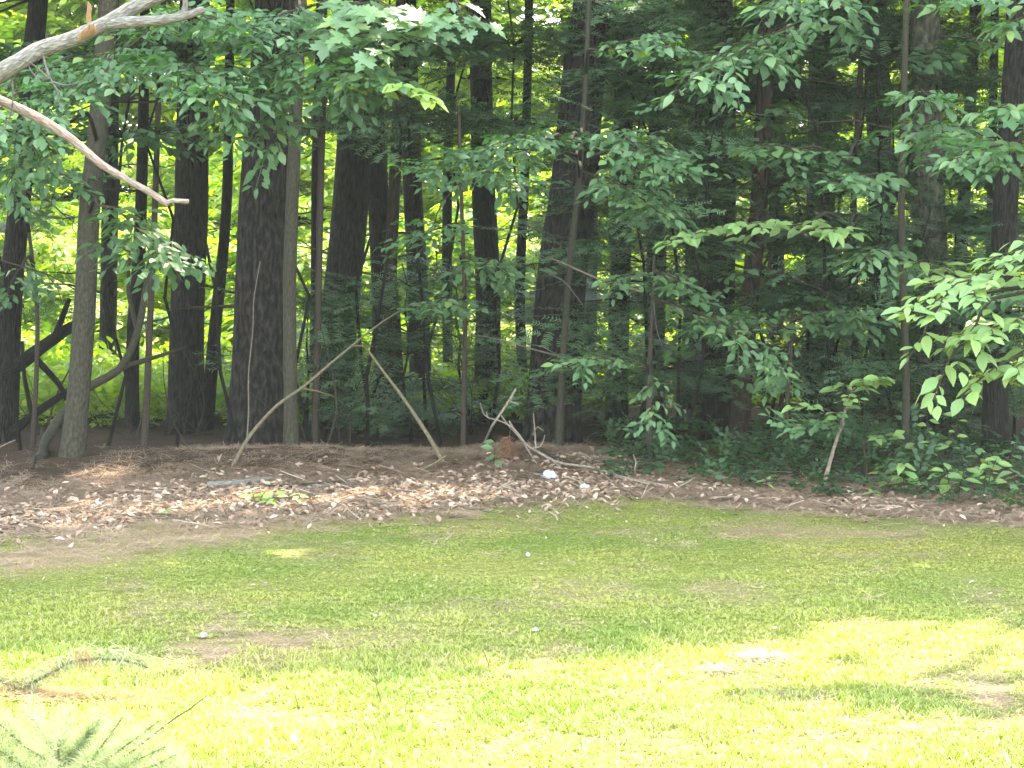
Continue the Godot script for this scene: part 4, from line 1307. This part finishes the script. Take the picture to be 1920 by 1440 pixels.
	stick("fallen_branch", "whitish fallen dead branch with forked twigs lying on the bank beside the white plastic", "branch", fb, 0.017, 0.008, M.pale, [
		[P(1005, 846, 19.7), P(1003, 810, 19.8), P(1000, 775, 19.9)], [P(1000, 815, 19.8), P(1008, 800, 19.7), P(1020, 808, 19.7)], [P(985, 832, 19.8), P(965, 805, 19.8), P(940, 790, 19.9), P(910, 780, 20.0), P(900, 755, 20.0)], [P(914, 782, 20.0), P(912, 772, 20.0)],
		[P(1030, 858, 19.6), P(1055, 880, 19.5)], [P(985, 835, 19.8), P(1000, 860, 19.6), P(1008, 872, 19.6)], [P(1000, 840, 19.7), P(1015, 836, 19.7), P(1020, 822, 19.7), P(1022, 815, 19.7)], [G(1120, 889) + Vector3(0, 0.05, 0), P(1114, 878, 19.3)], [G(1150, 898) + Vector3(0, 0.04, 0), G(1165, 912) + Vector3(0, 0.02, 0)]])
	stick("fallen_branch", "second fallen branch, darker and mossy, sloping behind the whitish one", "branch", [G(1085, 880) + Vector3(0, 0.03, 0), P(1050, 862, 19.9), P(1010, 840, 20.0), P(992, 825, 20.1)], 0.020, 0.010, M.grey)
	stick("stick", "thin upright stub of a twig at the lawn edge right of the fallen branch", "branch", [G(1192, 898), P(1190, 882, 19.2), P(1193, 868, 19.2), P(1187, 852, 19.2)], 0.010, 0.004, M.pale, [[P(1193, 870, 19.2), P(1198, 864, 19.2)]])
	stick("stick", "short pale stick standing askew on the bank, left of the long curved pole", "branch", [G(400, 893), P(408, 870, 19.8), P(416, 850, 19.8)], 0.009, 0.006, M.pale, [[P(408, 872, 19.8), P(402, 858, 19.8)]])
	stick("stick", "pale stick on the bank pointing up right at the foot of the straight leaning pole", "branch", [G(785, 886) + Vector3(0, 0.01, 0), P(808, 872, 19.6), P(836, 855, 19.7)], 0.009, 0.010, M.tan_stick)
	stick("stick", "light stick slanting down to the lawn in front of the mossy log", "branch", [G(672, 948), P(664, 920, 18.9), P(650, 905, 19.0), P(630, 892, 19.1)], 0.007, 0.006, M.pale, [[P(664, 920, 18.9), P(674, 916, 18.8)]])
	stick("fallen_log", "grey weathered thin log lying on the bank, left one of two end to end", "log", [G(388, 918) + Vector3(0, 0.03, 0), G(440, 915) + Vector3(0, 0.035, 0), G(505, 905) + Vector3(0, 0.03, 0)], 0.034, 0.022, M.limb)
	stick("fallen_log", "thin mossy log lying along the lawn edge, right one of two end to end", "log", [G(470, 922) + Vector3(0, 0.02, 0), G(560, 917) + Vector3(0, 0.025, 0), G(650, 908) + Vector3(0, 0.02, 0)], 0.024, 0.016, M.lichen)
	stick("stick", "grey fork of dead twigs at the dark lawn edge, left of the white crooked seedling", "branch", [G(1375, 925), P(1395, 908, 18.9), P(1416, 893, 19.0)], 0.007, 0.004, M.limb, [[P(1395, 908, 18.9), P(1385, 895, 19.0)], [P(1384, 918, 18.9), P(1350, 910, 18.9), P(1335, 915, 18.9)], [P(1390, 912, 18.9), P(1412, 912, 18.8)]])
	stick("stick", "thin dead twig rising out of the sun fleck on the dark floor", "branch", [G(1335, 918), P(1342, 895, 19.2), P(1362, 872, 19.3)], 0.006, 0.003, M.limb, [[P(1342, 895, 19.2), P(1330, 900, 19.2)]])
	stick("stick", "thin pale twig lying at the far left edge of the bank", "branch", [P(-20, 850, 20.6), P(12, 832, 20.6), P(30, 825, 20.6)], 0.008, 0.004, M.pale)
	stick("stick", "bent twig leaning from the floor at the base of the grey curved tree", "branch", [G(60, 880), P(68, 845, 20.2), P(80, 800, 20.3)], 0.016, 0.008, M.grey)
	var rb := rng_of(808)
	var words := ["left of the curved grey tree", "between the curved grey tree and the small dark trunk", "before the thick left pine", "right of the widest left pine", "behind the long curved pole", "behind the straight leaning pole"]
	for q in 6:
		var c := G([40, 215, 330, 590, 650, 860][q], 838)
		c.z -= 1.2
		c.y = ground(c.x, c.z)
		var arms := []
		for w in 6:
			var e := c + Vector3(rb.randf_range(-0.8, 0.8), rb.randf_range(0.25, 1.3), rb.randf_range(-0.4, 0.4))
			arms.append([c + Vector3(rb.randf_range(-0.25, 0.25), 0.02, 0), c.lerp(e, 0.5) + spin(rb) * 0.12, e])
		stick("brush_tangle", "tangle of thin dead brush stems " + words[q], "brush", [c + Vector3(0, -0.03, 0), c + Vector3(0.1, 0.4, 0), c + Vector3(rb.randf_range(-0.5, 0.5), 1.1, 0.1)], 0.011, 0.004, M.twig, arms, "dead brush between the trunks")
	# hanging and climbing stems
	stick("vine", "thin whitish vine climbing the widest left pine", "vine", [G(462, 842), P(466, 770, 20.9), P(466, 700, 21.1), P(474, 620, 21.2), P(476, 560, 21.2), P(488, 490, 21.2)], 0.006, 0.004, M.pale)
	stick("vine", "thin arching dead stem crossing in front of the thick left pine", "vine", [G(355, 842), P(325, 790, 20.9), P(308, 720, 21), P(306, 650, 21)], 0.007, 0.004, M.grey)
	stick("hanging_branch", "grey forked dead branch jutting left in front of the big centre pine", "branch", [P(1100, 680, 21.0), P(1050, 668, 20.6), P(1000, 655, 20.5), P(950, 640, 20.5), P(895, 628, 20.5)], 0.012, 0.004, M.limb, [[P(1050, 668, 20.6), P(1010, 648, 20.4), P(975, 645, 20.4)]])
	stick("hanging_branch", "bare tan branch bending right in front of the big centre pine's upper trunk", "branch", [P(1205, 548, 20.0), P(1160, 535, 20.1), P(1120, 522, 20.2), P(1070, 500, 20.4), P(1048, 490, 20.5), P(1030, 484, 20.6)], 0.012, 0.007, M.tan_stick)
	stick("hanging_branch", "thin bare twig drooping across the big centre pine below the tan branch", "branch", [P(1020, 508, 20.9), P(1060, 530, 20.8), P(1080, 555, 20.7), P(1095, 575, 20.6)], 0.007, 0.004, M.limb)
	stick("hanging_branch", "wiry twig hanging straight down right of the big centre pine", "branch", [P(1225, 545, 19.6), P(1227, 580, 19.6), P(1232, 620, 19.6), P(1242, 650, 19.6)], 0.006, 0.003, M.limb)
	# bare tangle in the gap on the right
	stick("dead_limb", "tangle of bare fallen limbs in the bright gap right of the pair of trunks", "branch", [G(1500, 850) + Vector3(0, 0, -2.0), P(1470, 700, 23.5), P(1440, 660, 23.5), P(1405, 630, 23.5)], 0.03, 0.014, M.twig, [[P(1470, 700, 23.5), P(1430, 715, 23.3), P(1390, 740, 23.3)], [P(1450, 670, 23.5), P(1490, 650, 23.6), P(1510, 620, 23.6)], [P(1500, 780, 23.2), P(1440, 800, 23.0), P(1400, 830, 23.0)], [P(1480, 720, 23.5), P(1510, 705, 23.5), P(1530, 690, 23.5)]])
	stick("dead_limb", "dark thick limb slanting between the left edge trunk and the curved grey tree, upper one", "branch", [P(10, 702, 22.4), P(60, 665, 22.4), P(130, 615, 22.5), P(165, 600, 22.6)], 0.07, 0.045, M.pine, [[P(60, 665, 22.4), P(110, 720, 22.4), P(125, 750, 22.4)], [P(100, 640, 22.4), P(130, 560, 22.4)]])
	stick("dead_limb", "dark limb slanting between the left edge trunk and the curved grey tree, lower one", "branch", [G(5, 825) , P(60, 780, 22.2), P(125, 735, 22.3), P(160, 715, 22.3)], 0.05, 0.03, M.pine, [[P(60, 780, 22.2), P(45, 700, 22.2), P(42, 640, 22.2)]])

func make_small() -> void:
	var Y: Array = M.leaf_yellow
	var B: Array = M.leaf_light
	var S: Array = M.leaf_shade
	scrap("crumpled bluish white plastic, largest scrap, on the bank below the fallen branch", G(1030, 898), 0.17, 3, 0.34)
	scrap("torn white plastic scrap nearer the lawn, right of the largest one", G(1095, 920), 0.12, 4, 0.35)
	scrap("small bluish white scrap on the upper middle of the lawn", G(990, 1045), 0.035, 5, 0.6)
	scrap("small pale scrap on the lawn below the middle", G(1004, 1186), 0.045, 6, 0.3)
	scrap("white square scrap standing in the sunlit foreground grass", G(552, 1396), 0.05, 7, 0.7)
	scrap("small white scrap lying on the shaded bank at the left", G(193, 947), 0.06, 8, 0.3)
	scrap("pale rounded chip on the shaded lawn left of the middle", G(382, 1198), 0.065, 9, 0.35, M.pale)
	# plants along the edge
	ground_plant("bright yellow-green leafy plant on the lawn edge below the logs", G(480, 950), 0.12, 24, 0.085, Y, 601, "leafy_plant")
	ground_plant("small bright plant right of the leafiest one below the mossy log", G(558, 948), 0.11, 8, 0.075, Y, 602, "leafy_plant")
	ground_plant("single bright seedling at the top of the left grass strip", G(318, 968), 0.07, 4, 0.07, Y, 603)
	ground_plant("pair-leaved seedling standing on the bank left of the fallen branch", G(925, 888), 0.28, 10, 0.10, S, 604)
	ground_plant("little pale seedling at the dark lawn edge right of the dead twig fork", G(1432, 922), 0.12, 4, 0.08, B, 605)
	var k := 0
	for q in [[1655, 930, 0.22, 8, 0.13], [1700, 935, 0.30, 9, 0.14], [1745, 935, 0.20, 12, 0.12], [1790, 940, 0.32, 12, 0.13], [1840, 935, 0.40, 14, 0.12], [1895, 935, 0.20, 5, 0.16], [1630, 935, 0.08, 5, 0.10], [1720, 900, 0.35, 8, 0.12], [1860, 915, 0.45, 14, 0.11], [1770, 905, 0.5, 16, 0.11]]:
		k += 1
		var names := ["leftmost low leafy plant in the cluster at the right lawn edge", "pale-leaved plant with spread pairs of leaves, second in the right edge cluster", "low bushy plant in the middle of the right edge cluster", "leafy plant in the right edge cluster, under the hanging beech branch", "tall tangled plant in the right edge cluster, left of the right edge trunk", "big-leaved plant at the foot of the right edge trunk", "tiny flat plant at the left end of the right edge cluster", "plant behind the pale-leaved one, close to the slim grey sapling", "thin tangled plant behind the cluster beside the right edge trunk", "upright plant at the back of the right edge cluster"]
		ground_plant(names[k - 1], G(q[0], q[1]), q[2], q[3], q[4], B if k % 3 else S, 610 + k, "leafy_plant", "", 0.2)
	# rusty dead needles hanging on the fallen branch
	var r := rng_of(71)
	var at := G(950, 885)
	var where := []
	var tints := PackedColorArray()
	for q in 46:
		var f := r.randf()
		var p := P(948 + r.randf_range(-1, 1) * (10 + 14 * f), lerpf(825, 884, f), 20.0 + r.randf_range(-0.1, 0.1))
		where.append(Transform3D(frame(Vector3(r.randf_range(-0.3, 0.3), -1, r.randf_range(-0.3, 0.3)), spin(r), r.randf_range(0.9, 1.4)), p - at))
		var v := r.randf_range(0.7, 1.2)
		tints.append(Color(0.15 * v, 0.075 * v, 0.042 * v))
	var o := thing("dead_needle_spray", "rusty brown clump of dead needles hanging at the base of the fallen branch", "branch", at)
	var b := MB.new()
	b.tube([P(958, 800, 20.0), P(952, 840, 20.0), P(950, 880, 20.0)], [0.008, 0.008, 0.006], 6, null, 0, at)
	part("twig", b.mesh(), M.twig, o)
	copies("needles", sprigs.tuft0, M.straw, where, tints, o)

	# fallen pine bough on the lawn, lower left
	fallen_bough("fallen pine bough arched on the grass at the lower left, with drooping pale needles", [[0, 0], [40, 1290], [90, 1265], [130, 1243], [165, 1236], [230, 1238], [278, 1252]], G(20, 1302), 0.008, 30, 81)
	fallen_bough("second fallen pine bough cut by the left edge, below the arched one", [[0, 0], [-20, 1270], [15, 1284], [50, 1296], [85, 1306]], G(-60, 1300), 0.007, 14, 82)
	# young pine close to the camera
	young_pine()
	# torn tufts on the bare spot of the lawn
	for q in [[1430, 1240, "heap of dry torn grass on the bare spot in the lawn, right of the smaller one", 60, 0.10], [1350, 1262, "smaller heap of dry torn grass left of the bare spot", 30, 0.06]]:
		where = []
		tints = PackedColorArray()
		var c := G(q[0], q[1])
		for w in q[3]:
			var a := r.randf() * TAU
			var p: Vector3 = Vector3(cos(a), 0, sin(a)) * float(q[4]) * sqrt(r.randf())
			p.y = 0.003 + r.randf() * 0.012
			where.append(Transform3D(Basis.from_euler(Vector3(r.randf_range(-0.25, 0.25), r.randf() * TAU, r.randf_range(-0.25, 0.25))), p))
			tints.append(Color(0.24, 0.18, 0.10).lerp(Color(0.34, 0.26, 0.16), r.randf()))
		var h := copies("dry_grass_heap", sprigs.straw, M.straw, where, tints)
		h.position = c
		tag(h, q[2], "dry grass")
	# a few tall stems in the lawn
	for q in [[918, 1250, 905, 1216], [560, 1330, 553, 1300], [715, 1320, 700, 1262]]:
		stick("grass_stem", ["tall pale grass stem standing alone near the middle of the lawn", "tall straw stem left of the shade tongue in the foreground grass", "tall stem where the sunlit grass begins, left of middle"][0 if q[0] == 918 else (1 if q[0] == 560 else 2)], "grass", [G(q[0], q[1]), P((q[0] + q[2]) * 0.5, (q[1] + q[3]) * 0.5, -G(q[0], q[1]).z), P(q[2], q[3], -G(q[0], q[1]).z)], 0.0022, 0.0016, M.tan_stick)

func fallen_bough(label: String, px: Array, at: Vector3, thick: float, n: int, seed_: int) -> void:
	var r := rng_of(seed_)
	var d := -at.z
	var pts := [at + Vector3(0, 0.005, 0)]
	for k in range(1, px.size()):
		pts.append(P(px[k][0], px[k][1], d - 0.02 * k))
	var t := thing("fallen_pine_bough", label, "branch", at)
	var path := smooth_path(pts, 0.03)
	var b := MB.new()
	b.tube(path, radii_for(path.size(), thick, thick * 0.5), 7, rough_noise, 0.2, at)
	part("branch", b.mesh(), M.limb, t)
	for k in n:
		var f := (k + 0.5) / n
		var c: Vector3 = path[int(f * (path.size() - 1))]
		var lean := Vector3(r.randf_range(-0.3, 1.0), -r.randf_range(0.25, 0.9), r.randf_range(-0.5, 0.8))
		var o := part("needle_tuft", sprigs["tuft%d" % (k % 2)], M.dead_needles if r.randf() < 0.2 else M.faded_needles, t)
		o.transform = Transform3D(frame(lean, spin(r), r.randf_range(0.75, 1.1)), c + Vector3(0, 0.015, 0) - at)
	# orange needles shed beneath it
	var where := []
	var tints := PackedColorArray()
	for k in 60:
		var c: Vector3 = path[r.randi() % path.size()]
		var p := Vector3(c.x + r.randf_range(0.0, 0.16), 0, c.z + r.randf_range(-0.1, 0.22))
		p.y = ground(p.x, p.z) + 0.012
		where.append(Transform3D(Basis(Vector3.UP, r.randf() * TAU), p - at))
		tints.append(Color(0.24, 0.12, 0.05).lerp(Color(0.32, 0.19, 0.09), r.randf()))
	copies("shed_needles", sprigs.straw, M.straw, where, tints, t)

func young_pine() -> void:
	var r := rng_of(91)
	var d := 6.6
	var base := P(120, 1440, d)
	base.y = ground(base.x, base.z)
	var t := thing("young_pine", "young white pine with soft pale needles close by in the lower left corner", "tree", base)
	var b := MB.new()
	b.tube([base - Vector3(0, 0.05, 0), P(118, 1500, d), P(112, 1440, d), P(108, 1395, d)], [0.010, 0.007, 0.005, 0.002], 8, null, 0, base)
	part("trunk", b.mesh(), M.tan_stick, t)
	for q in [[110, 1440, 10, 1350], [112, 1430, 60, 1330], [114, 1430, 190, 1345], [116, 1450, 260, 1375], [116, 1470, 310, 1400], [118, 1480, 240, 1440], [112, 1470, -10, 1400], [112, 1400, 130, 1330], [116, 1500, 340, 1440], [112, 1500, -30, 1450], [114, 1460, 160, 1390], [112, 1480, 60, 1400], [112, 1440, -20, 1340], [114, 1470, 300, 1350], [116, 1480, 230, 1345], [116, 1500, 330, 1415], [114, 1500, 200, 1420], [112, 1500, 20, 1430], [112, 1500, 90, 1450]]:
		var dd := d + r.randf_range(-0.35, 0.35)
		var s := P(q[0], q[1], d)
		var e := P(q[2], q[3], dd)
		b = MB.new()
		var path := smooth_path([s, s.lerp(e, 0.5) + Vector3(0, -0.012, 0), e], 0.03)
		b.tube(path, radii_for(path.size(), 0.0032, 0.0014), 6, null, 0, base)
		var br := part("branch", b.mesh(), M.pale, t)
		for k in 20:
			var f := 0.15 + 0.85 * (k + 1) / 20.0
			var c: Vector3 = path[int(f * (path.size() - 1))]
			var o := MeshInstance3D.new()
			o.name = "needle_tuft" if k == 0 else "needle_tuft_%03d" % k
			o.mesh = sprigs["tuft%d" % (k % 2)]
			o.material_override = M.pine_soft
			var dir := (e - s).normalized() * 0.8 + spin(r) * 1.1 + Vector3(0, 0.35, 0)
			o.transform = Transform3D(frame(dir, spin(r), r.randf_range(0.42, 0.7)), c - base)
			br.add_child(o)
	b = MB.new()
	b.tube([P(292, 1374, d), P(330, 1345, d), P(355, 1330, d), P(388, 1304, d)], [0.0026, 0.0022, 0.002, 0.0012], 6, null, 0, base)
	b.tube([P(116, 1520, d), P(220, 1430, d), P(292, 1374, d)], [0.005, 0.004, 0.0035], 6, null, 0, base)
	var tw := part("bare_twig", b.mesh(), M.tan_stick, t)
	for k in 6:
		var o := MeshInstance3D.new()
		o.name = "needle_tuft" if k == 0 else "needle_tuft_%03d" % k
		o.mesh = sprigs["tuft%d" % (k % 2)]
		o.material_override = M.leaf_light[0]
		o.transform = Transform3D(frame(Vector3(0.4, 1, 0), spin(r), 0.32), P(300 + k * 14, 1366 - k * 10 - r.randf_range(0, 12), d) - base)
		tw.add_child(o)
